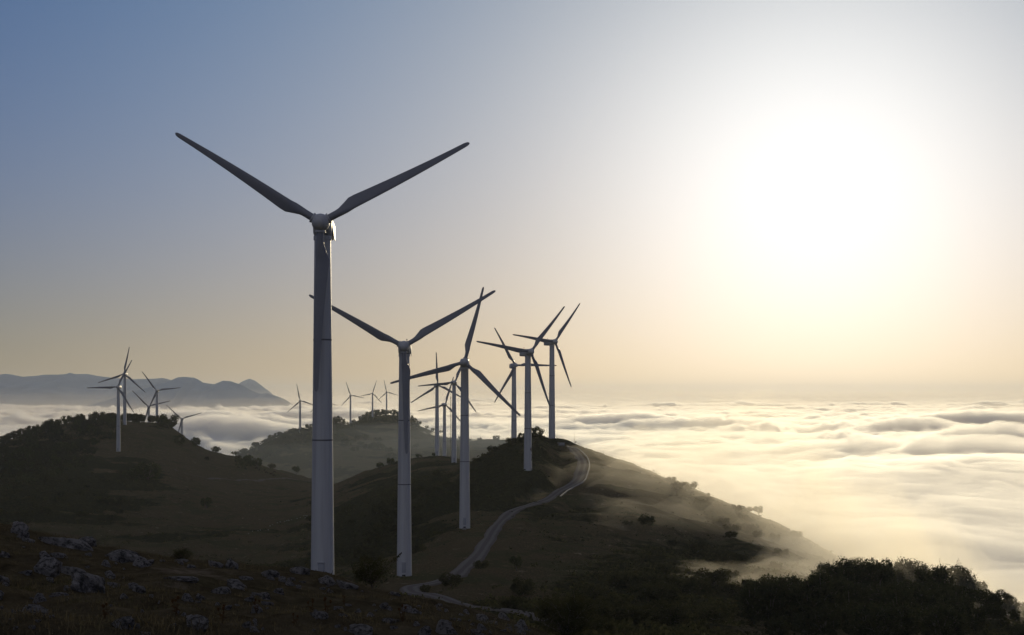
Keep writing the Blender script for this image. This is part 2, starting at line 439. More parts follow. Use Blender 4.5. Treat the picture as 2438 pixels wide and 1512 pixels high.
def bench(path, w0, w1, drop=0.0):
    sel = np.where((XX > path[:, 0].min() - w1) & (XX < path[:, 0].max() + w1) & (YY > path[:, 1].min() - w1) & (YY < path[:, 1].max() + w1))
    px, py = XX[sel], YY[sel]
    d2 = np.full(px.shape, 1e12); zz = np.zeros(px.shape)
    for k in range(0, len(px), 20000):
        s = slice(k, k + 20000)
        q = (px[s, None] - path[:, 0]) ** 2 + (py[s, None] - path[:, 1]) ** 2
        i = q.argmin(1); d2[s] = q[np.arange(len(i)), i]; zz[s] = path[i, 2]
    d = np.sqrt(d2)
    k = np.clip((w1 - d) / (w1 - w0), 0, 1); k = k * k * (3 - 2 * k)
    ZZ[sel] = ZZ[sel] * (1 - k) + (zz - drop) * k
    return sel, d
_sel, _d = bench(rp, 6.0, 11.0, 0.18)
for u_, v_, D_, yw in ((961, 825, 299, 2), (1106, 862, 415, 2), (1263.5, 837.3, 538, 24), (1321, 813.4, 650, 30), (1082.5, 910, 858, 12), (1042, 916.5, 979, 15), (279.7, 921, 1055, 2)):
    x_, y_ = (u_ - CU) / F * D_ - 2.7 * math.sin(R(yw)), D_ + 2.7 * math.cos(R(yw))      # a level pad round each tower foot
    bench(np.array([[x_, y_, ground(x_, y_)]]), 3.5, 8.5 + D_ / 150)
verts = np.stack([XX.ravel(), YY.ravel(), ZZ.ravel()], 1)
faces = grid_faces(len(r_s), len(a_s))

# what grows where: 0 dry grass, 1 heath and scrub
uu = CU + F * np.tan(np.clip(AL, -1.2, 1.2)); DD = RR * np.cos(AL)
vv_ = VH - ZZ * F / np.maximum(DD, 1)
def blob(u, v, su, sv, d0, d1):
    return np.exp(-((uu - u) / su) ** 2 - ((vv_ - v) / sv) ** 2) * ((DD > d0) & (DD < d1))
veg = 0.30 + (0.55 * fbm(XX / 60, YY / 60, 5, 21, .6)) * (RR > 60)
for b in [(60, 1120, 230, 75, 700, 1500), (120, 1190, 200, 60, 500, 1200), (350, 1118, 60, 40, 700, 1200), (860, 1260, 130, 90, 200, 700), (1000, 1180, 110, 60, 300, 900), (1180, 1120, 90, 60, 300, 700), (1250, 1075, 60, 45, 400, 720),
          (640, 1050, 90, 40, 1500, 2300), (800, 1020, 120, 25, 1700, 2600), (1720, 1370, 280, 60, 200, 640), (2200, 1420, 300, 90, 150, 640), (1500, 1440, 200, 80, 100, 400)]:
    veg = veg + 0.8 * blob(*b)
for b in [(450, 1080, 150, 50, 700, 1400), (640, 1120, 130, 45, 800, 1400), (560, 1180, 160, 60, 400, 1100), (1040, 1340, 110, 50, 200, 420), (350, 1040, 50, 25, 900, 1300), (960, 1040, 60, 15, 1700, 2600), (1450, 1130, 60, 30, 500, 680)]:
    veg = veg - 0.7 * blob(*b)
veg = np.clip(veg, 0, 1)
me = new_mesh('ground', verts, faces)
at = me.attributes.new('cover', 'FLOAT', 'POINT'); at.data.foreach_set('value', veg.ravel().astype(np.float32))
m, t, o = mat('hillside')
pos = coord(t)
a = t.nodes.new('ShaderNodeAttribute'); a.attribute_name = 'cover'
k = math_node(t, 'ADD', a.outputs['Fac'], math_node(t, 'MULTIPLY', math_node(t, 'SUBTRACT', noise(t, 0.16, 7, pos, 0.65), 0.5), 0.9))
fine = noise(t, 2.2, 8, pos, 0.7)
dry = ramp(t, fine, [(0.3, (0.045, 0.034, 0.018)), (0.55, (0.108, 0.088, 0.047)), (0.75, (0.18, 0.146, 0.082))])
big = noise(t, 0.045, 6, pos, 0.68)
dry = mix(t, ramp(t, big, [(0.48, (0, 0, 0)), (0.62, (1, 1, 1))]), dry, ramp(t, fine, [(0.3, (0.040, 0.040, 0.018)), (0.7, (0.10, 0.095, 0.045))]))
dry = mix(t, ramp(t, noise(t, 0.3, 7, pos, 0.7), [(0.60, (0, 0, 0)), (0.68, (1, 1, 1))]), dry, (0.21, 0.17, 0.11))
scr = ramp(t, noise(t, 0.7, 7, pos, 0.7), [(0.3, (0.018, 0.020, 0.009)), (0.7, (0.052, 0.051, 0.024))])
col = mix(t, ramp(t, k, [(0.42, (0, 0, 0)), (0.62, (1, 1, 1))]), dry, scr)
matt(t, o, col, noise(t, 0.9, 8, pos, 0.7), 0.5, 0.6)
M['hill'] = m
add('ground', me, M['hill'], kind='structure', label='dry grassy hills and ridges with dark patches of heath')

# road surface, 4 cm proud of its bench
mb_v, cross = [], np.linspace(-1, 1, 9)
i_turn = int(np.argmin(rp[:, 0] / rp[:, 1]))
side = []
for i in range(len(rp)):
    d = rp[min(i + 1, len(rp) - 1)] - rp[max(i - 1, 0)]; d[2] = 0; d /= np.linalg.norm(d)
    side.append((d[1], -d[0]))
side = np.array(side)
for i, p in enumerate(rp):
    for c in cross:
        w = ROAD_W * (.88 if i < i_turn else max(.88 - .016 * (i - i_turn), .30)) + (0.7 if i < i_turn else .35) * fbm(i * 0.16 + 50 * (c > 0), 3.3, 3)
        mb_v.append((p[0] + side[i][0] * c * w, p[1] + side[i][1] * c * w, p[2] + 0.12 - 0.05 * c * c - (0.30 if abs(c) == 1 else 0)))
me = new_mesh('road', mb_v, grid_faces(len(rp), 9))
uvl = np.tile(cross, len(rp)).astype(np.float32)
at = me.attributes.new('across', 'FLOAT', 'POINT'); at.data.foreach_set('value', uvl)
m, t, o = mat('gravel_road')
a = t.nodes.new('ShaderNodeAttribute'); a.attribute_name = 'across'
trk = math_node(t, 'ABSOLUTE', math_node(t, 'SUBTRACT', math_node(t, 'ABSOLUTE', a.outputs['Fac']), 0.48))
n_ = noise(t, 1.3, 6, coord(t), 0.65)
col = mix(t, ramp(t, math_node(t, 'ADD', trk, math_node(t, 'MULTIPLY', math_node(t, 'SUBTRACT', n_, 0.5), 0.25)), [(0.12, (1, 1, 1)), (0.30, (0, 0, 0))]),
          mix(t, n_, (0.11, 0.102, 0.088), (0.165, 0.153, 0.134)), mix(t, n_, (0.15, 0.142, 0.126), (0.225, 0.213, 0.19)))
matt(t, o, col, noise(t, 5, 5, coord(t)), 0.05, 0.5)
add('road', me, m, kind='structure', label='pale gravel service road winding along the ridge')

# ------------------------------------------------------------------ wind turbines
HH, RT, OV = 48.5, 22.5, 2.7      # hub height, rotor radius, overhang of the rotor before the tower axis
def tower_mesh():
    b = MB(); n = 26
    b.lathe([(1.60 - (1.60 - 1.10) * (z / 46.9) ** 0.95, z) for z in np.linspace(-9.0, 0, 4)[:-1]] + [(1.60 - 0.50 * (z / 46.9) ** 0.95, z) for z in np.linspace(0, 46.9, n)], 40)
    return b.mesh('tower')
def flange_mesh(z):
    r = 1.60 - 0.50 * (z / 46.9) ** 0.95
    b = MB(); b.lathe([(r - 0.02, z - 0.11), (r + 0.018, z - 0.10), (r + 0.018, z + 0.10), (r - 0.02, z + 0.11)], 40)
    return b.mesh('flange')
def door_mesh():
    b = MB(); b.box((0.15, -1.575, 2.0), (0.42, 0.06, 1.0)); b.box((0.15, -1.60, 3.12), (0.5, 0.12, 0.05))
    return b.mesh('door', bevel=0.02)
def grate_mesh():
    b = MB(); b.box((0.15, -1.60, 0.42), (0.36, 0.05, 0.2))
    return b.mesh('vent')
def step_mesh():
    b = MB(); b.box((0.15, -2.0, 0.1), (0.6, 0.5, 0.10)); b.box((0.15, -2.45, -0.1), (0.6, 0.3, 0.10))
    return b.mesh('step', bevel=0.02)
def nacelle_mesh():
    # cross sections (half width, bottom, top) from the hub side to the tail, rotor axis at z = 0
    secs = [(-1.25, 0.95, -0.95, 0.95), (-1.0, 1.10, -1.25, 1.05), (0.0, 1.30, -1.55, 1.10), (1.6, 1.35, -1.65, 1.10), (1.7, 1.35, -1.68, 1.02), (4.4, 1.30, -1.62, 0.92), (5.3, 1.18, -1.55, 0.80), (5.5, 1.0, -1.35, 0.6)]
    b = MB(); vs = []; n = 24
    for y, w, z0, z1 in secs:
        zc, hz = (z0 + z1) / 2, (z1 - z0) / 2
        for k in range(n):
            th = 2 * math.pi * k / n; p = 0.42 if y > -0.9 else 0.8
            c_, s_ = math.cos(th), math.sin(th)
            vs.append((w * math.copysign(abs(c_) ** p, c_), y + 0.0, zc + hz * math.copysign(abs(s_) ** p, s_)))
    m_ = len(secs)
    fs = [(i * n + k, i * n + (k + 1) % n, (i + 1) * n + (k + 1) % n, (i + 1) * n + k) for i in range(m_ - 1) for k in range(n)] + [tuple(range(n)), tuple((m_ - 1) * n + k for k in range(n))[::-1]]
    b.put(vs, fs)
    b.lathe([(1.22, -2.05 + HH * 0), (1.22, -1.5)], 32)      # yaw collar
    return b.mesh('nacelle', angle=28)
def flap_mesh():
    b = MB(); b.box((1.40, 1.6, -0.85), (0.05, 1.1, 1.0), Matrix.Rotation(R(-4), 3, 'Y'))
    return b.mesh('hatch', bevel=0.03)
def sensor_mesh():
    b = MB(); b.tube([(0.35, 4.4, 0.80), (0.35, 4.4, 1.55), (0.35, 4.4, 1.62), (0.36, 4.4, 1.66), (0.38, 4.4, 1.85)], [0.04, 0.035, 0.035, 0.12, 0.10], 8)
    return b.mesh('wind_sensor')
def hub_mesh():
    b = MB()
    b.lathe([(0.55, 1.45), (1.02, 1.35), (1.16, 0.7), (1.20, 0.0), (1.15, -0.45), (0.98, -0.95), (0.68, -1.35), (0.30, -1.58), (0.05, -1.63)], 40, 'y')
    for k in range(3):
        m4 = Matrix.Rotation(-R(120 * k), 3, 'Y'); c2 = MB()
        c2.lathe([(0.66, 0.75), (0.66, 1.18), (0.72, 1.18), (0.72, 1.32), (0.60, 1.32)], 28, 'x')
        b.put([m4 @ Vector(v) for v in c2.v], c2.f)
    return b.mesh('hub')
def blade_mesh():
    st = [(1.22, .50, 0), (1.9, .50, 0), (2.5, .505, 0.05), (3.0, .56, 0.3), (3.9, .74, 0.7), (4.8, .87, 1.0), (5.6, .87, 1.0), (8, .775, 1), (11, .665, 1), (14, .555, 1), (17, .45, 1), (19.5, .365, 1), (21, .32, 1), (21.9, .29, 1), (22.3, .22, 1), (22.5, .08, 1)]
    n = 22; vs = []
    for r, hc, f in st:
        ch = hc * 2; tw = R(16) * max(0, 1 - r / 15) ** 1.3 + R(2)
        thick = (0.22 - 0.08 * min(r / 15, 1)) * ch
        for k in range(n):
            th = 2 * math.pi * k / n
            cx, cy_ = math.cos(th) * hc, math.sin(th) * hc            # root: round
            s = (1 + math.cos(th)) / 2                                # 1 at the leading edge
            c_pos = s * ch
            tt = thick * 5 * 0.5 * (0.2969 * math.sqrt(max(1 - s, 0)) - 0.126 * (1 - s) - 0.3516 * (1 - s) ** 2 + 0.2843 * (1 - s) ** 3 - 0.1036 * (1 - s) ** 4) * 2
            ax, ay = c_pos - ch + 0.50, math.copysign(tt, math.sin(th)) if abs(math.sin(th)) > 1e-6 else 0.0
            X, Y = cx * (1 - f) + ax * f, cy_ * (1 - f) + ay * f
            if r > 6: X -= (0.50 - hc * 0.9) * min((r - 6) / 16, 1) * 0.9
            x2, y2 = X * math.cos(tw) - Y * math.sin(tw), X * math.sin(tw) + Y * math.cos(tw)
            vs.append((r, -y2 * 1.0, -x2))                            # leading edge on the clockwise side
    m_ = len(st)
    fs = [(i * n + k, i * n + (k + 1) % n, (i + 1) * n + (k + 1) % n, (i + 1) * n + k) for i in range(m_ - 1) for k in range(n)] + [tuple(range(n)), tuple((m_ - 1) * n + k for k in range(n))[::-1]]
    b = MB(); b.put(vs, fs)
    return b.mesh('blade', angle=50)
TM = dict(tower=tower_mesh(), flange=flange_mesh(19.5), flange2=flange_mesh(33.0), door=door_mesh(), vent=grate_mesh(), step=step_mesh(), nacelle=nacelle_mesh(), hatch=flap_mesh(), sensor=sensor_mesh(), hub=hub_mesh(), blade=blade_mesh())
TM['tower_oily'] = TM['tower'].copy(); TM['tower_peel'] = TM['tower'].copy()
for k_, m_ in (('tower', 'paint'), ('tower_oily', 'paint_top'), ('tower_peel', 'paint_peel'), ('flange', 'joint'), ('flange2', 'joint'), ('door', 'door'), ('vent', 'dark'), ('step', 'concrete'), ('nacelle', 'paint'), ('hatch', 'paint'), ('sensor', 'dark'), ('hub', 'paint'), ('blade', 'blade')):
    TM[k_].materials.append(M[m_])
TURB = [ # hub column, row, distance, yaw, blade angle, tower, label
    (763.0, 530.0, 190, 2, 28.5, 'tower', 'tallest turbine of all, its lower blade hanging straight down over the tower'),
    (961.0, 825.0, 299, 2, 31.5, 'tower', 'second tallest turbine, blades in a wide Y, standing beside the gravel road'),
    (1106., 862.0, 415, 2, 76, 'tower_oily', 'turbine with a brown oil stain under its hub, one blade nearly upright'),
    (1263.5, 837.3, 538, 24, 51, 'tower_peel', 'turbine with dark peeling paint down its tower, on the scrubby knoll'),
    (1321., 813.4, 650, 30, 53, 'tower', 'turbine on the ridge top beside the end of the gravel road'),
    (1226.4, 869.5, 745, 15, 0, 'tower', 'turbine behind the scrubby knoll with one blade level'),
    (1042., 916.5, 979, 15, 93, 'tower', 'turbine with one blade upright, beside the small tree on the bare crest'),
    (1082.5, 910.0, 858, 12, 66, 'tower', 'turbine close beside the lattice mast, on the bare crest'),
    (1060., 962.8, 1108, 18, 73, 'tower', 'lower turbine between the upright-bladed one and the lattice mast'),
    (279.7, 921.0, 1055, 2, 62, 'tower', 'turbine on the open slope in front of the wooded hilltop, base in full view'),
    (295.2, 890.3, 1168, 2, 79, 'tower', 'highest turbine of the wooded hill, just behind the one on its slope'),
    (372.6, 929.7, 1350, 6, 7, 'tower', 'turbine rising from the round tree clump at the end of the wooded hilltop'),
    (353.2, 967.8, 1431, 6, 15, 'tower', 'turbine showing only its head above the trees of the wooded hilltop'),
    (432.0, 997.3, 1554, 6, 17, 'tower', 'turbine half hidden behind the falling shoulder of the wooded hill'),
    (714.5, 953.9, 1856, 12, 102, 'tower', 'small far turbine at the lowest end of the hazy middle hill'),
    (764.2, 955.3, 2017, 12, 106, 'tower', 'far turbine almost wholly hidden behind the tallest tower'),
    (834.4, 941.2, 2236, 12, 109, 'tower', 'small far turbine in the dip of the hazy middle hill'),
    (886.9, 936.4, 2398, 9, 73, 'tower', 'small far turbine behind the big tree crowns on the hazy middle hill'),
    (920.3, 933.2, 2587, 12, 103, 'tower', 'smallest far turbine, at the very top of the hazy middle hill'),
]
def make_turbine(u, v, D, yaw, th, tw, label):
    h = P(u, v, D); ya = R(yaw)
    a = Vector((math.sin(ya), -math.cos(ya), 0))
    base = h - a * OV; base.z = h.z - HH
    root = add('wind_turbine', None, label='white ' + label, cat='wind turbine', group='wind turbines along the ridges')
    root.location = base; root.rotation_euler = (0, 0, ya)
    tow = add('tower', TM[tw], parent=root)
    if D < 1300:
        add('flange', TM['flange'], parent=tow); add('flange', TM['flange2'], parent=tow)
        d = add('door', TM['door'], parent=tow)
        add('vent', TM['vent'], parent=tow); add('step', TM['step'], parent=tow)
        for q in tow.children: q.rotation_euler = (0, 0, -ya * 0.6 - 0.1)
    nac = add('nacelle', TM['nacelle'], parent=root); nac.location = (0, 0, HH)
    if D < 1300:
        if D < 700: add('hatch', TM['hatch'], parent=nac)
        add('wind_sensor', TM['sensor'], parent=nac)
    hub = add('hub', TM['hub'], parent=root); hub.location = (0, -OV, HH); hub.rotation_euler = (0, -R(th), 0)
    for k in range(3):
        bl = add('blade', TM['blade'], parent=root); bl.location = (0, -OV, HH); bl.rotation_euler = (0, -R(th + 120 * k), 0)
    return root
for q in TURB: make_turbine(*q)

# ------------------------------------------------------------------ far mountains
def ridge(name, pts, D, depth, label, seed, rough=1.0):
    pts = np.array(pts, float)
    us = np.linspace(pts[0, 0], pts[-1, 0], 420); vs = np.interp(us, pts[:, 0], pts[:, 1])
    for _ in range(2): vs[1:-1] = (vs[:-2] + 2 * vs[1:-1] + vs[2:]) / 4
    rows = np.concatenate([np.linspace(-1, 0, 46), np.linspace(0, 0.8, 18)[1:]])
    U, T = np.meshgrid(us, rows)
    top = (VH - vs)[None, :] / F * D + 0 * T
    X = (U - CU) / F * D * (1 + 0.06 * T); Y = D + T * depth
    prof = np.where(T < 0, (1 + T) ** 1.25, 1 - (T / 0.8) ** 1.5)
    k = np.abs(T) * (1 - np.abs(T)) * 4
    Z = -220 + (top + 220) * prof + k * 55 * rough * (fbm(X / 550, Y / 900, 4, seed) - 0.25) + (1 - np.abs(T)) * 4 * rough * fbm(X / 160 + T, Y / 400, 3, seed + 7)
    add(name, new_mesh(name, np.stack([X.ravel(), Y.ravel(), Z.ravel()], 1), grid_faces(len(rows), len(us))), M['mountain'], kind='structure', label=label)
m, t, o = mat('haze_tinted_mountain')
matt(t, o, ramp(t, noise(t, 0.004, 6, coord(t)), [(0.35, (0.19, 0.32, 0.42)), (0.65, (0.29, 0.43, 0.52))]))  # blue of the distance haze put into the slope colour
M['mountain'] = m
def zz(x, y): return (x / 3.5507, 790.9 + y / 3.5507)
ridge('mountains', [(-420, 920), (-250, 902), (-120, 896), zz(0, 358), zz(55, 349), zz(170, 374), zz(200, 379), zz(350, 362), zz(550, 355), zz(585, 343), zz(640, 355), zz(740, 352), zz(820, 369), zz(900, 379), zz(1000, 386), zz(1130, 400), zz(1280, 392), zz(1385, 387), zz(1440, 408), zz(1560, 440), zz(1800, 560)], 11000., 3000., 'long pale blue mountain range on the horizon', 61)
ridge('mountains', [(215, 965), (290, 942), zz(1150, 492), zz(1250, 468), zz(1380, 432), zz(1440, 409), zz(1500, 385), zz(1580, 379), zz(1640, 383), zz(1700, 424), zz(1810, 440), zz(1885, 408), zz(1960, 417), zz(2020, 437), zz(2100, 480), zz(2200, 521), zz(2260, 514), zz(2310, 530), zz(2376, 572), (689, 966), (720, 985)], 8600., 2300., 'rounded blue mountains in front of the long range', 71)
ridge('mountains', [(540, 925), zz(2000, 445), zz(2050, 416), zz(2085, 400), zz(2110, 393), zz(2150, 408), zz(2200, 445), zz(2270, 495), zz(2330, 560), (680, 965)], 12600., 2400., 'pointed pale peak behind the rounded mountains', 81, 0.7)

# ------------------------------------------------------------------ trees and bushes
rng = random.Random(5)
def leaf_quad(V, Fc, p, s, r, up=None):
    a = Vector((r.gauss(0, 1), r.gauss(0, 1), r.gauss(0, 1)))
    if up is not None: a = a * 0.55 + up * 1.5
    a.normalize()
    b = a.cross(Vector((r.gauss(0, 1), r.gauss(0, 1), r.gauss(0, 1)))).normalized()
    n = len(V); w = s * r.uniform(0.28, 0.5)
    V += [p - a * s * .5, p + b * w, p + a * s * .5, p - b * w]
    Fc.append((n, n + 1, n + 2, n + 3))
def tree_meshes(name, seed, H, spread, base, leaf, nleaf, lobes, dens=1.0, flat=1.0, lean=0.0, sprig=0.35, arm=None):
    r = random.Random(seed); tr = MB(); V, Fc = [], []
    top = H * 0.97; cz = (base + top) / 2; hz = (top - base) / 2
    fork = Vector((lean * 0.25, 0, base + 0.15 * hz))
    tr.tube([(0, 0, -0.6), (0.02, 0, base * .35), tuple(fork)], [H * .045, H * .034, H * .026], 8)
    cen = []
    for i in range(lobes):
        th = 2.399 * i + r.uniform(-.4, .4); q = (i + .5) / lobes
        z = -0.92 + 1.82 * q; rr = math.sqrt(max(0.06, 1 - min(abs(z), 0.97) ** 2)) * spread * r.uniform(.5, .95)
        c = Vector((math.cos(th) * rr + lean * (z + 1) * .5, math.sin(th) * rr, cz + z * hz * .74 * flat))
        cen.append((c, spread * r.uniform(.20, .44)))
        mid = fork.lerp(c, .5) + Vector((r.gauss(0, .07), r.gauss(0, .07), .05)) * spread
        tr.tube([tuple(fork), tuple(mid), tuple(c)], [H * .016, H * .010, H * .004], 5)
        for k in range(4):
            d = Vector((r.gauss(0, 1), r.gauss(0, 1), r.uniform(-.2, 1.2))).normalized()
            e = c + d * spread * r.uniform(.25, .5)
            tr.tube([tuple(mid.lerp(c, .7)), tuple((c + e) / 2), tuple(e)], [H * .005, H * .0035, H * .0018], 4)
    for i in range(nleaf):
        c, rad = cen[r.randrange(lobes)]
        d = Vector((r.gauss(0, 1), r.gauss(0, 1), r.gauss(0, .85))).normalized()
        p = c + d * rad * (0.35 + 0.75 * r.random() ** .55)
        if r.random() > dens: continue
        leaf_quad(V, Fc, p, leaf * r.uniform(.6, 1.3), r)
    for i in range(int(nleaf * sprig / 9)):                                    # sprigs that stick out of the outline
        c, rad = cen[r.randrange(lobes)]
        d = (Vector((r.gauss(0, 1), r.gauss(0, 1), r.gauss(.5, .8)))).normalized()
        s0 = c + d * rad * .9; ln = spread * r.uniform(.12, .34)
        for k in range(9):
            leaf_quad(V, Fc, s0 + d * ln * k / 8 + Vector((r.gauss(0, 1), r.gauss(0, 1), r.gauss(0, 1))) * leaf * .25, leaf * r.uniform(.5, .9) * (1.1 - k / 12), r, d)
    if arm is not None:                                                       # one long bare-ish bough that leaves the crown
        a_ = Vector(arm); tr.tube([tuple(fork), tuple(a_ * .5 + Vector((0, 0, base))), tuple(a_)], [H * .016, H * .011, H * .004], 6)
        for k in range(170):
            q = r.uniform(.35, 1); pp = (a_ * .5 + Vector((0, 0, base))).lerp(a_, q)
            leaf_quad(V, Fc, pp + Vector((r.gauss(0, 1), r.gauss(0, 1), r.gauss(0, 1))) * .045 * (1.25 - q), leaf * r.uniform(.6, 1.1), r)
    me = bpy.data.meshes.new(name + '_crown'); me.from_pydata([tuple(v) for v in V], [], Fc); me.update()
    return tr.mesh(name + '_trunk'), me
PROTO = {}
def proto(key, *a, leafmat='leaf', **k):
    t_, c_ = tree_meshes(key, *a, **k); t_.materials.append(M['bark']); c_.materials.append(M[leafmat]); PROTO[key] = (t_, c_, a[1])
proto('beech_a', 1, 9.0, 3.9, .2, .42, 4200, 15, leafmat='leaf_wood', sprig=.6)
proto('beech_b', 2, 9.0, 4.4, .1, .42, 4400, 17, leafmat='leaf_wood', sprig=.55)
proto('beech_c', 3, 9.5, 3.2, .3, .42, 3600, 14, leafmat='leaf_wood', sprig=.8)
proto('round_a', 4, 6.0, 3.3, .1, .42, 2200, 12, sprig=.3)
proto('round_b', 5, 6.0, 3.0, .3, .42, 1900, 11, sprig=.4)
proto('round_c', 14, 6.0, 3.8, .05, .42, 2400, 14, sprig=.25)
proto('thorn_a', 6, 4.5, 2.4, 1.5, .26, 1500, 9, flat=.75, lean=.8, sprig=.5)
proto('thorn_b', 7, 4.5, 2.2, 1.1, .26, 1500, 10, flat=.85, lean=-.5, sprig=.6)
proto('bush_a', 8, 2.2, 1.7, .15, .22, 1800, 11, leafmat='leaf_bush', sprig=.5)
proto('bush_b', 9, 2.2, 2.1, .1, .24, 1900, 12, leafmat='leaf_bush', sprig=.35)
proto('bush_c', 10, 2.2, 1.4, .1, .2, 1500, 9, leafmat='leaf_bush', sprig=.8)
proto('near_tree', 11, 4.4, 2.6, .5, .13, 9000, 22, leafmat='leaf_bush', sprig=.8)
proto('near_bush', 12, 1.6, .95, .12, .06, 3600, 20, leafmat='leaf_bush', dens=.8, sprig=1.2)
proto('hawthorn', 13, 1.05, .55, .10, .042, 2600, 17, leafmat='leaf_bush', dens=.75, sprig=1.1, arm=(.92, 0, 1.12))
def plant(name, key, pos, H, label, cat, group=None, wide=1.0, rz=None):
    t_, c_, h0 = PROTO[key]; s = H / h0
    root = add(name, None, label=label, cat=cat, group=group)
    root.location = pos - Vector((0, 0, 0.03 * H)); root.scale = (s * wide, s * wide, s); root.rotation_euler = (0, 0, rng.uniform(0, 6.28) if rz is None else rz)
    add('trunk' if 'tree' in name else 'stem', t_, parent=root); add('crown' if 'tree' in name else 'foliage', c_, parent=root)
    return root
def at(u, v, hpx, d0, d1): p = hit(u, v, d0, d1); return p, hpx * p.y / F
def crest(u, d0, d1):
    best = None
    for D in np.geomspace(d0, d1, 160):
        x = (u - CU) / F * D; z = ground(x, D); vv = VH - z * F / D
        if best is None or vv < best[0]: best = (vv, Vector((x, D, z)))
    return best[1]
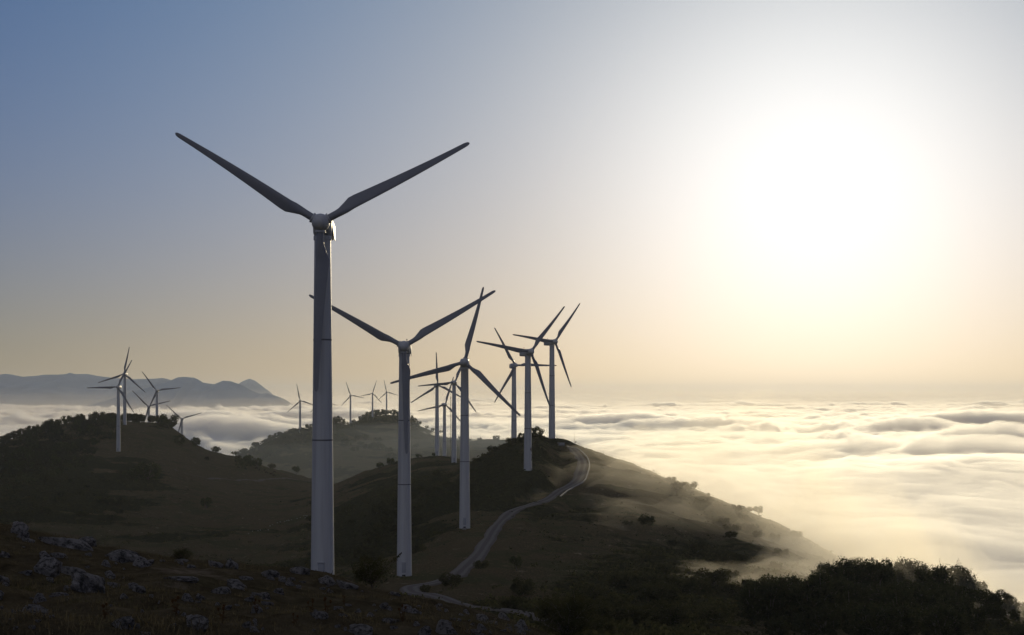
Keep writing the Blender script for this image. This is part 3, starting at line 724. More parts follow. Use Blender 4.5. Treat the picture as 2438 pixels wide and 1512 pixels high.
ONE = [ # kind, mesh, column, row of the foot, height in rows, d0, d1, width, label
    ('tree', 'round_a', 425, 1058, 26, 900, 1300, 1.0, 'round dark tree on the meadow edge under the half hidden turbine'),
    ('tree', 'round_b', 466, 1063, 24, 900, 1300, 1.0, 'dark tree standing on the skyline of the falling meadow, next to the round one'),
    ('tree', 'round_c', 514, 1077, 16, 900, 1300, 1.1, 'low wide tree alone on the skyline halfway down the meadow'),
    ('tree', 'thorn_a', 556, 1088, 14, 900, 1300, 1.0, 'small tree with a thin trunk on the meadow skyline before the clouds'),
    ('bush', 'bush_b', 567, 1092, 8, 900, 1300, 1.1, 'low bush close beside the thin-trunked tree on the meadow skyline'),
    ('bush', 'bush_c', 493, 1096, 10, 800, 1200, 1.0, 'lone small bush out on the open meadow'),
    ('tree', 'round_a', 614, 1112, 24, 900, 1300, 1.0, 'dark tree on the meadow skyline just above the grazing horses'),
    ('bush', 'bush_a', 648, 1115, 12, 900, 1300, 1.0, 'hazy bush on the meadow skyline beside the tree above the horses'),
    ('tree', 'thorn_b', 705, 1130, 22, 900, 1400, 1.0, 'misty tree at the low end of the meadow, next to the tallest tower'),
    ('tree', 'round_c', 352, 1142, 44, 800, 1100, 1.35, 'big dark tree clump low on the brown slope under the first turbine of the hill'),
    ('tree', 'round_a', 318, 1146, 34, 800, 1100, 1.2, 'dark tree beside the big clump low on the brown slope'),
    ('tree', 'round_b', 491, 1209, 28, 600, 900, 1.0, 'lone dark tree deep in the shaded valley'),
    ('tree', 'round_c', 398, 1021, 38, 1150, 1290, 1.2, 'biggest round tree at the outer end of the wooded hilltop'),
    ('tree', 'thorn_a', 903, 1119, 20, 900, 1050, 1.0, 'windblown tree on the skyline left of the second tower'),
    ('tree', 'thorn_b', 928, 1110, 22, 900, 1050, 1.1, 'bushy tree on the skyline close to the second tower'),
    ('tree', 'thorn_a', 998, 1094, 15, 930, 1020, 1.0, 'small wind-shaped tree alone on the bare crest'),
    ('tree', 'thorn_b', 1033, 1090, 14, 930, 1020, .8, 'slim little tree at the foot of the upright-bladed turbine'),
    ('tree', 'round_c', 1276, 1040, 27, 590, 640, 1.1, 'leafy tree on top of the knoll behind the peeling tower'),
    ('tree', 'round_a', 1243, 1050, 22, 590, 660, 1.1, 'dark tree on the knoll, left side of the peeling tower'),
    ('bush', 'bush_b', 1219, 1056, 14, 600, 670, 1.3, 'dense bush on the shoulder of the knoll'),
    ('bush', 'bush_a', 1173, 1077, 15, 580, 670, 1.3, 'spreading bush on the skyline down the side of the knoll'),
    ('bush', 'bush_c', 1152, 1088, 9, 580, 680, 1.2, 'small bush lowest on the skyline of the knoll'),
    ('bush', 'bush_b', 1136, 1102, 12, 560, 680, 1.2, 'bush beside the third tower, at the foot of the knoll skyline'),
    ('bush', 'bush_a', 1260, 1042, 12, 600, 660, 1.2, 'bush filling the gap between the two trees on the knoll'),
    ('tree', 'round_a', 1180, 1049, 14, 2000, 2500, 1.2, 'far tree alone on the pale crest behind the knoll'),
    ('bush', 'bush_a', 1141, 1050, 8, 2000, 2500, 1.0, 'tiny far bush on the pale crest between two towers'),
    ('bush', 'bush_c', 1598, 1150, 16, 560, 640, 1.5, 'scrubby bush on the foggy shoulder at the end of the fence'),
    ('bush', 'bush_a', 1612, 1164, 18, 520, 630, 1.2, 'dark bush just below the fence on the foggy shoulder'),
    ('bush', 'bush_b', 1638, 1166, 19, 540, 630, 1.2, 'spiky bush on the skyline of the foggy shoulder'),
    ('bush', 'bush_c', 1686, 1176, 8, 540, 620, 1.0, 'tiny bush on the skyline further down the foggy shoulder'),
    ('tree', 'thorn_b', 1806, 1216, 26, 560, 640, 1.1, 'lone misty tree on the foggy skyline, pale against the cloud'),
    ('bush', 'bush_b', 1754, 1215, 13, 520, 610, 1.4, 'low dark bush in the mist before the lone misty tree'),
    ('bush', 'bush_a', 1781, 1219, 12, 520, 610, 1.4, 'second low bush in the mist, nearest the lone misty tree'),
    ('bush', 'bush_b', 1888, 1280, 16, 450, 560, 1.6, 'flat-topped bush half swallowed by the fog low on the slope'),
    ('bush', 'bush_a', 1073, 1396, 30, 200, 320, 1.2, 'dark bush hiding the inner bend of the gravel road'),
    ('bush', 'bush_c', 1011, 1412, 22, 180, 300, 1.0, 'small dark bush at the hairpin of the gravel road'),
    ('bush', 'bush_b', 1144, 1354, 20, 260, 420, 1.0, 'round bush on the lower side of the road bend'),
    ('tree', 'thorn_b', 1229, 1360, 40, 260, 420, .9, 'small faint tree standing on the slope below the road'),
    ('bush', 'bush_a', 1246, 1418, 40, 180, 330, 1.0, 'dark leafy bush on the slope above the lower road'),
    ('bush', 'bush_b', 1216, 1448, 28, 150, 240, 1.1, 'bush by the lower road just above its far end'),
    ('tree', 'near_tree', 1346, 1530, 122, 85, 130, 1.0, 'nearest dark tree at the bottom edge, beside the end of the lower road'),
    ('bush', 'bush_a', 1418, 1520, 46, 85, 150, 1.2, 'dark bush touching the nearest tree at the bottom edge'),
    ('bush', 'hawthorn', 884, 1401, 82, 30, 42, 1.0, 'twiggy hawthorn bush on the rocky crest before the second tower'),
    ('bush', 'near_bush', 432, 1338, 34, 26, 40, 1.2, 'low green shrub among the foreground rocks'),
]
for kind, key, u, v, hp, d0, d1, wd, lab in ONE:
    p, H = at(u, v, hp, d0, d1)
    plant(kind, key, p, H, lab, 'tree' if kind == 'tree' else 'bush', wide=wd, rz=0.0 if key == 'hawthorn' else None)
# the wood on the hill with five turbines
def hitv(u, dv, d0, d1):
    c_ = crest(u, d0, d1); v0 = VH - c_.z * F / c_.y
    return c_ if dv <= 0 else hit(u, v0 + dv, d0 * .72, c_.y)
for i in range(126):
    u = rng.uniform(-40, 284) if i < 98 else rng.uniform(282, 412)
    dv = 0 if i % 3 == 0 else rng.uniform(1, 95 if u < 240 else 22) if u < 282 else 0
    p = hitv(u, dv, 1000, 1300)
    plant('tree', rng.choice(['beech_a', 'beech_b', 'round_a', 'round_c']), p, rng.uniform(5.0, 8.2), 'dark leafy tree in the dense wood over the hill with five turbines', 'tree', 'trees of the wood on the hill with five turbines', wide=rng.uniform(1.0, 1.35))
# the far-off woods that read as one mass, on the shaded sides of the two hills
def wood_mass(places, label, seed, leaf):
    r = random.Random(seed); V, Fc = [], []
    for p, s in places:
        for k in range(95):
            d = Vector((r.gauss(0, 1), r.gauss(0, 1), abs(r.gauss(0, .9)))).normalized()
            leaf_quad(V, Fc, p + Vector((d.x * s * 1.15, d.y * s * 1.15, d.z * s * 1.1)) * (.55 + .5 * r.random()), leaf * r.uniform(.6, 1.3), r)
    me = bpy.data.meshes.new('woods'); me.from_pydata([tuple(v) for v in V], [], Fc); me.update()
    add('woods', me, M['leaf_wood'], kind='stuff', label=label)
pl = []
for i in range(230):
    u = rng.uniform(-60, 285)
    pl.append((hitv(u, rng.uniform(0, 1) ** .8 * (120 if u < 215 else 46), 1000, 1300), rng.uniform(2.6, 4.6)))
wood_mass(pl, 'dark closed woodland covering the shaded flank of the hill with five turbines', 3, .95)
pl = []
for i in range(190):
    u = rng.uniform(565, 800) if i < 120 else rng.uniform(800, 1000)
    pl.append((hitv(u, rng.uniform(-.4, 1) * (42 if u < 800 else 14), 1550, 2450), rng.uniform(3.0, 5.4)))
wood_mass(pl, 'dark closed woodland on the shoulder and crest of the hazy middle hill', 4, 1.5)
# the hazy middle hill: crest wood, big crowns, scattered clumps
MID = [(803, 1014, 30), (792, 1014, 24), (815, 1016, 24), (880, 1001, 26), (893, 1000, 30), (906, 999, 28), (918, 999, 22), (936, 997, 24), (950, 997, 22), (963, 999, 24), (976, 1008, 24), (986, 1012, 20), (997, 1024, 16), (1016, 1033, 14), (1030, 1036, 14), (1050, 1040, 13), (1068, 1045, 12), (1094, 1048, 8), (868, 1003, 18), (857, 1006, 16), (842, 1012, 14)]
for u, v, hp in MID:
    c_ = crest(u, 1700, 2700); hh = max(3.5, hp * c_.y / F * .62)
    plant('tree', rng.choice(['round_a', 'round_b', 'round_c']), c_, hh, 'round-crowned tree on the crest of the hazy middle hill', 'tree', 'trees along the crest of the hazy middle hill', wide=1.15)
for i in range(32):
    u = rng.uniform(560, 790); p = hitv(u, 0 if i % 2 else rng.uniform(1, 34), 1550, 2300)
    plant('tree', rng.choice(['beech_a', 'round_a', 'round_b']), p, rng.uniform(4.5, 8), 'tree in the dark wood on the lower shoulder of the hazy middle hill', 'tree', 'trees of the wood on the middle hill shoulder', wide=1.3)
for u, v in [(821, 1058), (830, 1062), (858, 1062), (840, 1055), (874, 1069), (888, 1068), (898, 1066), (906, 1070), (926, 1076), (930, 1090), (812, 1040), (850, 1048), (900, 1052), (868, 1044), (845, 1075), (960, 1072), (990, 1066)]:
    p = hit(u, v, 1500, 2300)
    plant('tree', rng.choice(['round_a', 'round_b', 'round_c']), p, rng.uniform(5, 8.5), 'tree of the loose clumps on the open face of the hazy middle hill', 'tree', 'scattered clumps on the middle hill face', wide=1.4)
# the wood in the bottom right corner
TOP = np.array([(1700, 1470), (1760, 1420), (1792, 1372), (1830, 1356), (1880, 1362), (1930, 1362), (1950, 1350), (1971, 1322), (2000, 1322), (2040, 1314), (2090, 1318), (2120, 1330), (2157, 1324), (2206, 1328), (2273, 1344), (2318, 1373), (2353, 1392), (2406, 1412), (2437, 1426), (2520, 1465)], float)
def wood_tree(u, top, D, key):
    x = (u - CU) / F * D; z = ground(x, D); zt = (VH - top) / F * D
    if zt - z < 2.5: z = zt - 2.5
    plant('tree', key, Vector((x, D, z)), min(zt - z, 13), 'dark leafy tree in the dense wood at the bottom right, under the fog', 'tree', 'trees of the dense wood below the fog', wide=rng.uniform(.85, 1.15) * (1.2 if zt - z < 7 else 1))
for i, u in enumerate(np.arange(1962, 2500, 26)): wood_tree(u + rng.uniform(-8, 8), np.interp(u, TOP[:, 0], TOP[:, 1]) + rng.uniform(-6, 14), rng.uniform(300, 345), rng.choice(['beech_a', 'beech_b', 'beech_c']))
for i, u in enumerate([1772, 1795, 1818, 1836, 1862, 1884, 1908, 1932, 1955]): wood_tree(u, np.interp(u, TOP[:, 0], TOP[:, 1]) + rng.uniform(-2, 8), rng.uniform(225, 255), 'beech_c' if i in (3, 7) else rng.choice(['beech_a', 'beech_c']))
for D, n, lo, hi in ((285, 13, 34, 56), (250, 12, 70, 95), (210, 12, 105, 150)):
    for i in range(n):
        u = 1740 + (i + rng.uniform(.1, .9)) * 760 / n + (1900 - 1740) * (D > 270) * (1 - i / n)
        wood_tree(u, max(np.interp(u, TOP[:, 0], TOP[:, 1]) + rng.uniform(lo, hi) * .8, 1375), D * rng.uniform(.95, 1.05), rng.choice(['beech_a', 'beech_b', 'beech_c']))
# scattered scrub on the slopes
SCRUB = [(860, 1265, 130, 70, 26, 240, 620, 'dark bush in the scrub on the shaded flank of the main ridge', 'bushes on the shaded flank of the main ridge'),
         (1030, 1170, 90, 45, 14, 380, 800, 'dark bush on the ridge flank between the second and third towers', 'bushes on the ridge flank'),
         (1660, 1330, 210, 80, 34, 200, 520, 'bush on the broad slope under the drifting mist', 'bushes on the broad misty slope'),
         (1560, 1450, 190, 45, 24, 110, 330, 'bush on the dark lower slope before the wood', 'bushes on the lower slope'),
         (140, 1190, 170, 45, 26, 480, 1100, 'dark bush in the shaded valley below the wooded hill', 'bushes in the shaded valley')]
for cu, cv, su, sv, n, d0, d1, lab, grp in SCRUB:
    for i in range(n):
        p = hit(cu + rng.uniform(-su, su), cv + rng.uniform(-sv, sv), d0, d1)
        plant('bush', rng.choice(['bush_a', 'bush_b', 'bush_c']), p, rng.uniform(1.3, 3.2), lab, 'bush', grp, wide=rng.uniform(1.0, 1.8))

# ------------------------------------------------------------------ rocks, grass and thistles of the near knoll
m, t, o = mat('limestone')
n_ = noise(t, 2.4, 8, coord(t), 0.68)
col = mix(t, ramp(t, n_, [(0.46, (0, 0, 0)), (0.6, (1, 1, 1))]), ramp(t, noise(t, 9, 6, coord(t), .7), [(.3, (0.24, 0.225, 0.195)), (.7, (0.48, 0.455, 0.40))]), (0.07, 0.07, 0.06))
matt(t, o, col, noise(t, 5, 9, coord(t), .72), 0.10, 1.0)
M['rock'] = m
def rock_mesh(seed):
    r = np.random.RandomState(seed)
    bm = bmesh.new(); bmesh.ops.create_icosphere(bm, subdivisions=5, radius=1)
    co_ = np.array([v.co[:] for v in bm.verts])
    nrm = r.normal(size=(15, 3)); nrm /= np.linalg.norm(nrm, axis=1)[:, None]; dd = r.uniform(.52, .95, 15)
    q = co_ @ nrm.T; rad = np.where(q > 0.05, dd / np.maximum(q, .05), 9).min(1); rad = np.minimum(rad, 1.25)
    p = co_ * rad[:, None]
    crack = np.abs(perlin(p[:, 0] * 2.2 + seed, p[:, 2] * 4.5 + p[:, 1] * 2.5, seed))
    p *= (1 - .10 * np.clip(1 - crack * 7, 0, 1) + .045 * fbm(p[:, 0] * 3 + p[:, 2], p[:, 1] * 3 - p[:, 2] * 2, 4, seed + 3))[:, None]
    for v, c_ in zip(bm.verts, p): v.co = c_
    me = bpy.data.meshes.new('rock'); bm.to_mesh(me); bm.free(); me.materials.append(M['rock'])
    for f in me.polygons: f.use_smooth = True
    me.set_sharp_from_angle(angle=R(28))
    return me
ROCKS = [rock_mesh(i) for i in range(7)]
rr_ = random.Random(12)
def put_rock(u, v, w, h, label, tilt=None, group=None, d0=9, d1=44, lie=.55, name='rock', cat='rock'):
    p = hit(u, v, d0, d1); k = p.y / F
    o = add(name, ROCKS[rr_.randrange(7)], label=label, cat=cat, group=group)
    W_, Hh = w * k * .5, max(h * k * .62, .02)
    o.scale = (W_, W_ * rr_.uniform(.55, .9), Hh)
    o.rotation_euler = (rr_.uniform(-.25, .1), R(16 if tilt is None else tilt) + rr_.uniform(-.1, .1), rr_.uniform(-.35, .35))
    o.location = p + Vector((0, 0, Hh * lie - h * k * .28))
BIG = [ # column, foot row, width, height, tilt, label
    (42, 1272, 58, 36, 24, 'jagged pointed outcrop at the top edge of the near knoll'),
    (150, 1300, 112, 42, 16, 'long slanting rock slab second from the top of the knoll crest'),
    (200, 1300, 62, 34, 20, 'broken slab end leaning against the long slanting slab'),
    (290, 1338, 104, 46, 27, 'long tilted slab dipping steeply down the knoll crest'),
    (338, 1350, 60, 30, 22, 'lower end of the tilted slabs, cracked and pale'),
    (212, 1408, 112, 84, 4, 'largest pale boulder with a flat rough face in the turf'),
    (108, 1368, 86, 48, 12, 'dark blocky boulder uphill of the largest pale one'),
    (170, 1370, 66, 36, 18, 'dark broken block between the two big boulders'),
    (81, 1463, 92, 28, 8, 'long low rock lying flat in the grass near the bottom edge'),
    (94, 1435, 40, 26, 10, 'small pale stone just above the long low rock'),
    (331, 1410, 50, 30, 6, 'rounded grey rock downhill of the largest boulder'),
    (424, 1382, 78, 18, 4, 'thin pale ledge of rock below the green shrub'),
    (523, 1415, 42, 32, 0, 'squat grey rock alone in the middle of the turf'),
    (552, 1354, 52, 36, 28, 'pointed split rock on the knoll crest right of the shrub'),
    (512, 1350, 48, 28, 22, 'flat crest rock beside the pointed split one'),
    (444, 1430, 36, 24, 10, 'pale stone on the edge of a grassy hollow'),
    (466, 1496, 74, 36, 14, 'pale boulder over a dark hollow at the bottom edge'),
    (290, 1500, 60, 36, 10, 'dark rock sunk in grass at the bottom edge'),
    (640, 1372, 56, 24, 14, 'flaky rock on the crest before the tallest tower'),
    (712, 1366, 54, 26, 24, 'sharp dark rock at the very foot of the tallest tower'),
    (565, 1398, 60, 22, 8, 'low rough rock in the turf under the pointed one'),
    (628, 1428, 30, 22, 4, 'small round stone far down the turf'),
    (8, 1390, 46, 34, 8, 'grey boulder cut by the picture edge'),
    (12, 1326, 40, 24, 10, 'pale stone at the picture edge under the jagged outcrop'),
    (136, 1330, 38, 20, 12, 'light stone in the grass between slab and boulders'),
    (782, 1390, 54, 22, 20, 'pale rock on the crest at the base of the tallest tower'),
    (826, 1398, 66, 26, 22, 'long pale slab on the crest beside the hawthorn bush'),
    (940, 1418, 40, 14, 10, 'thin white rock on the crest past the hawthorn bush'),
    (856, 1512, 86, 32, 6, 'light boulder at the bottom edge near the middle'),
    (1058, 1508, 62, 40, 4, 'dark boulder at the bottom edge before the lower road'),
    (1128, 1512, 44, 18, 6, 'flat stone beside the dark boulder at the bottom edge'),
    (1196, 1474, 34, 20, 8, 'last pale rock where the crest meets the lower road'),
]
for u, v, w, h, ti, lab in BIG: put_rock(u, v, w, h, lab, ti, 'rocks of the near knoll')
for i in range(175):
    u = rr_.uniform(-30, 1260); v0 = np.interp(u, [0, 300, 600, 850, 1000, 1160, 1340], [1262, 1320, 1362, 1402, 1432, 1468, 1530])
    v = v0 + rr_.random() ** 1.2 * (1515 - v0)
    if v > 1514: continue
    w = rr_.uniform(6, 18) if i % 2 else rr_.uniform(12, 40)
    put_rock(u, v, w, w * rr_.uniform(.35, .7), 'small grey stone half sunk in the turf of the near knoll', rr_.uniform(-5, 28), 'small stones scattered over the near knoll')

def in_front(u, v0=None): pass
m, t, o = mat('dry_grass')
g_ = noise(t, 1.1, 4, coord(t))
col = ramp(t, g_, [(.3, (0.060, 0.049, 0.028)), (.5, (0.135, 0.114, 0.066)), (.68, (0.070, 0.070, 0.034))])
d_ = t.nodes.new('ShaderNodeBsdfDiffuse'); tr_ = t.nodes.new('ShaderNodeBsdfTranslucent'); mx = t.nodes.new('ShaderNodeMixShader'); mx.inputs[0].default_value = .16
t.links.new(col, d_.inputs[0]); t.links.new(col, tr_.inputs[0]); t.links.new(d_.outputs[0], mx.inputs[1]); t.links.new(tr_.outputs[0], mx.inputs[2]); t.links.new(mx.outputs[0], o.inputs['Surface'])
M['grass'] = m
def grass(name, n, umin, umax, dmin, dmax, h, w, per, label, seed, lim=None):
    r = np.random.RandomState(seed)
    u = r.uniform(umin, umax, n); D = np.exp(r.uniform(math.log(dmin), math.log(dmax), n))
    x, y = (u - CU) / F * D, D
    keep = (fbm(x / 2.2, y / 2.2, 3, 17) > -.55)
    x, y, D = x[keep], y[keep], D[keep]; n = len(x)
    z = np.array([ground(a, b) for a, b in zip(x, y)])
    big = np.clip(1 + 1.1 * fbm(x / 3.1, y / 3.1, 2, 19), .35, 2.2)
    X = np.repeat(x, per) + r.normal(0, .07, n * per) * np.repeat(big, per); Y = np.repeat(y, per) + r.normal(0, .07, n * per) * np.repeat(big, per)
    Zb = np.repeat(z, per) - .02
    hh = h * np.repeat(big, per) * r.uniform(.4, 1.25, n * per); a = r.uniform(0, 2 * math.pi, n * per); le = r.uniform(.15, 1.0, n * per)
    wa = r.uniform(0, 2 * math.pi, n * per); ww = w * r.uniform(.6, 1.3, n * per) * np.repeat(np.maximum(D / 18, 1) ** .5, per)
    bx, by = np.cos(wa) * ww, np.sin(wa) * ww
    mx_, my_ = X + np.cos(a) * hh * le * .4, Y + np.sin(a) * hh * le * .4
    tx, ty = X + np.cos(a) * hh * le, Y + np.sin(a) * hh * le
    V = np.stack([np.stack([X - bx, Y - by, Zb], 1), np.stack([X + bx, Y + by, Zb], 1), np.stack([mx_ + bx * .6, my_ + by * .6, Zb + hh * .62], 1), np.stack([mx_ - bx * .6, my_ - by * .6, Zb + hh * .62], 1), np.stack([tx, ty, Zb + hh * (1.05 - .35 * le)], 1)], 1).reshape(-1, 3)
    k = np.arange(n * per) * 5
    q = np.stack([k, k + 1, k + 2, k + 3], 1); t3 = np.stack([k + 3, k + 2, k + 4, k + 4], 1)
    me = bpy.data.meshes.new(name); me.from_pydata(V.tolist(), [], q.tolist() + t3[:, :3].tolist()); me.update()
    add(name, me, M['grass'], kind='stuff', label=label)
grass('grass', 9500, -150, 1750, 8.5, 44, .055, .005, 11, 'brown dry tussock grass over the near knoll', 3)

# low heath and bracken that nobody could count, over the middle slopes
def heath(n, seed):
    r = np.random.RandomState(seed); R2 = random.Random(seed)
    jj = r.randint(0, ZZ.size, n * 6); ii, kk = np.unravel_index(jj, ZZ.shape)
    ok = (uu[ii, kk] > -60) & (uu[ii, kk] < 2500) & (DD[ii, kk] > 90) & (DD[ii, kk] < 900) & (veg[ii, kk] + r.normal(0, .22, len(ii)) > .5)
    dr = np.sqrt(np.min([(XX[ii, kk][:, None] - rp[None, ::4, 0]) ** 2 + (YY[ii, kk][:, None] - rp[None, ::4, 1]) ** 2], axis=0)).min(1)
    ok &= dr > 4.5
    ii, kk = ii[ok][:n], kk[ok][:n]
    x = XX[ii, kk] + r.normal(0, .8, len(ii)); y = YY[ii, kk] + r.normal(0, .8, len(ii)); z = ZZ[ii, kk]
    V, Fc = [], []
    for a, b, c_ in zip(x, y, z):
        s = R2.uniform(.25, .75)
        for q in range(4): leaf_quad(V, Fc, Vector((a + R2.gauss(0, s * .7), b + R2.gauss(0, s * .7), c_ + R2.uniform(0, s * .8))), s * 1.1, R2, Vector((0, 0, .25)))
    me = bpy.data.meshes.new('heath'); me.from_pydata([tuple(v) for v in V], [], Fc); me.update()
    add('heath', me, M['leaf_bush'], kind='stuff', label='low dark heath and bracken over the ridge slopes')
heath(38000, 8)

m, t, o = mat('dead_thistle'); matt(t, o, mix(t, noise(t, 20, 3, coord(t)), (0.07, 0.035, 0.015), (0.14, 0.08, 0.03))); M['thistle'] = m
def thistle_meshes():
    st, hd = MB(), MB(); r = random.Random(2); tips = []
    for a, h, lean in ((0, .30, .03), (2.1, .24, .09), (4.2, .27, .07)):
        tip = Vector((math.cos(a) * lean, math.sin(a) * lean, h)); tips.append(tip)
        st.tube([(0, 0, -.03), tuple(tip * .55 + Vector((0, 0, .01))), tuple(tip)], [.006, .005, .004], 5)
        for q in range(4):
            d = Vector((r.gauss(0, 1), r.gauss(0, 1), .3)).normalized(); b0 = tip * r.uniform(.3, .8)
            st.tube([tuple(b0), tuple(b0 + d * .04), tuple(b0 + d * .075 + Vector((0, 0, -.015)))], [.007, .010, .001], 4)
    hd.lathe([(0.004, -.01), (.022, .0), (.028, .018), (.02, .034), (.03, .05), (.004, .046)], 9)
    a_, b_ = st.mesh('stem'), hd.mesh('flower_head'); a_.materials.append(M['thistle']); b_.materials.append(M['thistle'])
    return a_, b_, tips
TS, TH, TIPS = thistle_meshes()
for u, v in [(530, 1486), (610, 1462), (742, 1468), (776, 1470), (700, 1494), (818, 1440), (958, 1484), (420, 1470), (250, 1478)]:
    p = hit(u, v, 9, 40); s = .42 * rr_.uniform(.7, 1.25)
    root = add('thistle', None, label='dried brown thistle standing in the turf near the bottom edge', cat='thistle', group='dried thistles in the near turf')
    root.location = p; root.scale = (s, s, s); root.rotation_euler = (0, 0, rr_.uniform(0, 6))
    add('stem', TS, parent=root)
    for tip in TIPS: add('flower_head', TH, parent=root).location = tip

# ------------------------------------------------------------------ along the road
# pale concrete kerb on the outer edge of the upper road
i0 = int(np.argmin(np.abs(rp[:, 1] - hit(1371, 1076, 540, 655).y))); i1 = int(np.argmin((rp[:, 0] - hit(1305, 1185, 440, 550).x) ** 2 + (rp[:, 1] - hit(1305, 1185, 440, 550).y) ** 2))
kv, kf = [], []
for q in range(max(i0 - 4, 0), i1):
    p, s_ = rp[q], side[q]
    sg = 1 if s_[0] > 0 else -1
    w0 = ROAD_W + .25
    for a_, z_ in ((0, -.2), (0, .22), (.06, .28), (.36, .28), (.42, .22), (.42, -.3)):
        kv.append((p[0] + s_[0] * sg * (w0 + a_), p[1] + s_[1] * sg * (w0 + a_), p[2] + z_))
nk = len(kv) // 6
m, t, o = mat('worn_concrete'); bsdf(t, o, mix(t, noise(t, 1.2, 5, coord(t)), (0.17, 0.16, 0.145), (0.28, 0.27, 0.245)), 0.62, noise(t, 1.5, 5, coord(t)), .12, .8, spec=.4); M['kerb'] = m
add('kerb', new_mesh('kerb', kv, [(i * 6 + k, i * 6 + k + 1, i * 6 + k + 7, i * 6 + k + 6) for i in range(nk - 1) for k in range(5)], False), M['kerb'], kind='structure', label='pale concrete kerb along the outer edge of the upper road')

# meadow track
tp = smooth_path([hit(u, v, 780, 1150) for u, v in ((418, 1118), (440, 1127), (470, 1134), (520, 1139), (570, 1142), (640, 1142), (700, 1138), (735, 1136))], 4.0)
tv = []
for i, p in enumerate(tp):
    d = (tp[min(i + 1, len(tp) - 1)] - tp[max(i - 1, 0)]); d.z = 0; d.normalize(); s_ = Vector((d.y, -d.x, 0))
    for k in np.linspace(-1, 1, 5):
        q = p + s_ * k * 2.2; tv.append((q.x, q.y, ground(q.x, q.y) + .14 - .12 * abs(k)))
m, t, o = mat('bare_track'); matt(t, o, mix(t, noise(t, .8, 4, coord(t)), (0.10, 0.085, 0.065), (0.16, 0.14, 0.11))); M['track'] = m
add('path', new_mesh('path', tv, grid_faces(len(tp), 5)), M['track'], kind='structure', label='faint bare track across the meadow')

# fence on the skyline
fz = [(797, 660), (826, 668), (853, 683), (882, 688), (910, 698), (937, 705), (963, 710), (999, 725), (1031, 738), (1063, 745), (1093, 757), (1130, 768), (1160, 778), (1187, 790), (1208, 800), (1238, 812), (1272, 820), (1310, 840), (1353, 858), (1383, 870), (1423, 882), (1459, 893), (1497, 908), (1535, 925), (1575, 940), (1615, 952), (1660, 966)]
fence = add('fence', None, label='wire fence on wooden posts along the foggy skyline right of the road', cat='fence')
fps = [crest(1216.7 + x / 4.0076, 560, 690) for x, y in fz]
fence.location = fps[0]
pm = MB(); pm.tube([(0, 0, -.3), (0, 0, .7), (.01, 0, 1.35)], [.085, .08, .07], 7); pm = pm.mesh('fence_post'); pm.materials.append(M['wood'])
for i, p in enumerate(fps):
    o_ = add('fence_post', pm, parent=fence); o_.location = p - fps[0]; o_.rotation_euler = (rr_.uniform(-.05, .05), rr_.uniform(-.1, .1), 0)
    o_.scale = (1, 1, .62 if i < 2 else rr_.uniform(.75, 1.15))
br = MB(); q = fps[9] - fps[0]; br.tube([tuple(q + Vector((.05, 0, 1.15))), tuple(q + Vector((.95, .1, -.35)))], .06, 6)
add('brace', br.mesh('brace'), M['wood'], parent=fence)
for h_ in (.45, .85):
    wr = MB(); wr.tube([tuple(p - fps[0] + Vector((0, 0, h_))) for p in fps], .006, 4)
    add('wire', wr.mesh('wire'), M['steel'], parent=fence)

# thin marker pole, bent pipe rail and low cabinet where the road reaches the crest
pb = hit(1366.8, 1059, 600, 700)
b = MB(); b.tube([(0, 0, -.3), (0, 0, 2.5), (-.06, 0, 5.1)], [.075, .07, .06], 8)
o_ = add('marker_pole', b.mesh('marker_pole'), M['wood'], label='thin upright pole where the road reaches the skyline', cat='pole'); o_.location = pb
rb = crest(1376, 610, 690)
b = MB(); b.tube([(-1.2, 0, -.5), (-.7, 0, .25), (-.1, 0, .62), (.55, 0, .66), (.8, 0, .55), (.82, 0, -.2)], .075, 8)
root = add('pipe_rail', None, label='small bent pipe rail beside the pole at the road top', cat='rail'); root.location = rb + Vector((0, 0, .1))
add('rail', b.mesh('rail'), M['kerb'], parent=root)
b = MB(); b.tube([(.2, 0, -.4), (.2, 0, .62)], .06, 7); add('support', b.mesh('support'), M['wood'], parent=root)
cb = hit(1335.5, 1060.5, 590, 690)
root = add('utility_cabinet', None, label='low concrete cabinet with a pale roof slab at the foot of the ridge top turbine', cat='cabinet'); root.location = cb; root.rotation_euler = (0, 0, R(14))
b = MB(); b.box((0, 0, .35), (1.45, .8, .65)); add('body', b.mesh('body', bevel=.03), M['concrete'], parent=root)
b = MB(); b.box((0, 0, 1.10), (1.6, .95, .09), Matrix.Rotation(R(4), 3, 'Y')); add('roof', b.mesh('roof', bevel=.02), M['kerb'], parent=root)
for x_ in (-.7, .1, .9):
    b = MB(); b.box((x_, -.815, .42), (.33, .03, .42)); add('door', b.mesh('door', bevel=.01), M['steel'], parent=root)

# lattice wind mast
mb_ = hit(1072.5, 1090, 900, 990) if True else None
Hm = (VH - 934) / F * mb_.y - mb_.z
root = add('measuring_mast', None, label='slim dark lattice mast between the turbines on the bare crest', cat='mast'); root.location = mb_
m, t, o = mat('dark_lattice_steel'); bsdf(t, o, (0.10, 0.105, 0.11), .5); M['lattice'] = m
leg = [(math.cos(a) * .36, math.sin(a) * .36) for a in (0.3, 2.39, 4.49)]
for x_, y_ in leg:
    b = MB(); b.tube([(x_, y_, -.5), (x_ * .75, y_ * .75, Hm * .93)], .055, 6); add('leg', b.mesh('leg'), M['lattice'], parent=root)
b = MB()
for i in range(int(Hm * .93 / .9)):
    z_ = i * .9; s_ = 1 - .25 * z_ / Hm
    for k in range(3):
        (x0, y0), (x1, y1) = leg[k], leg[(k + 1) % 3]
        b.tube([(x0 * s_, y0 * s_, z_), (x1 * s_, y1 * s_, z_ + .9)], .03, 4, False)
add('lattice', b.mesh('lattice'), M['lattice'], parent=root)
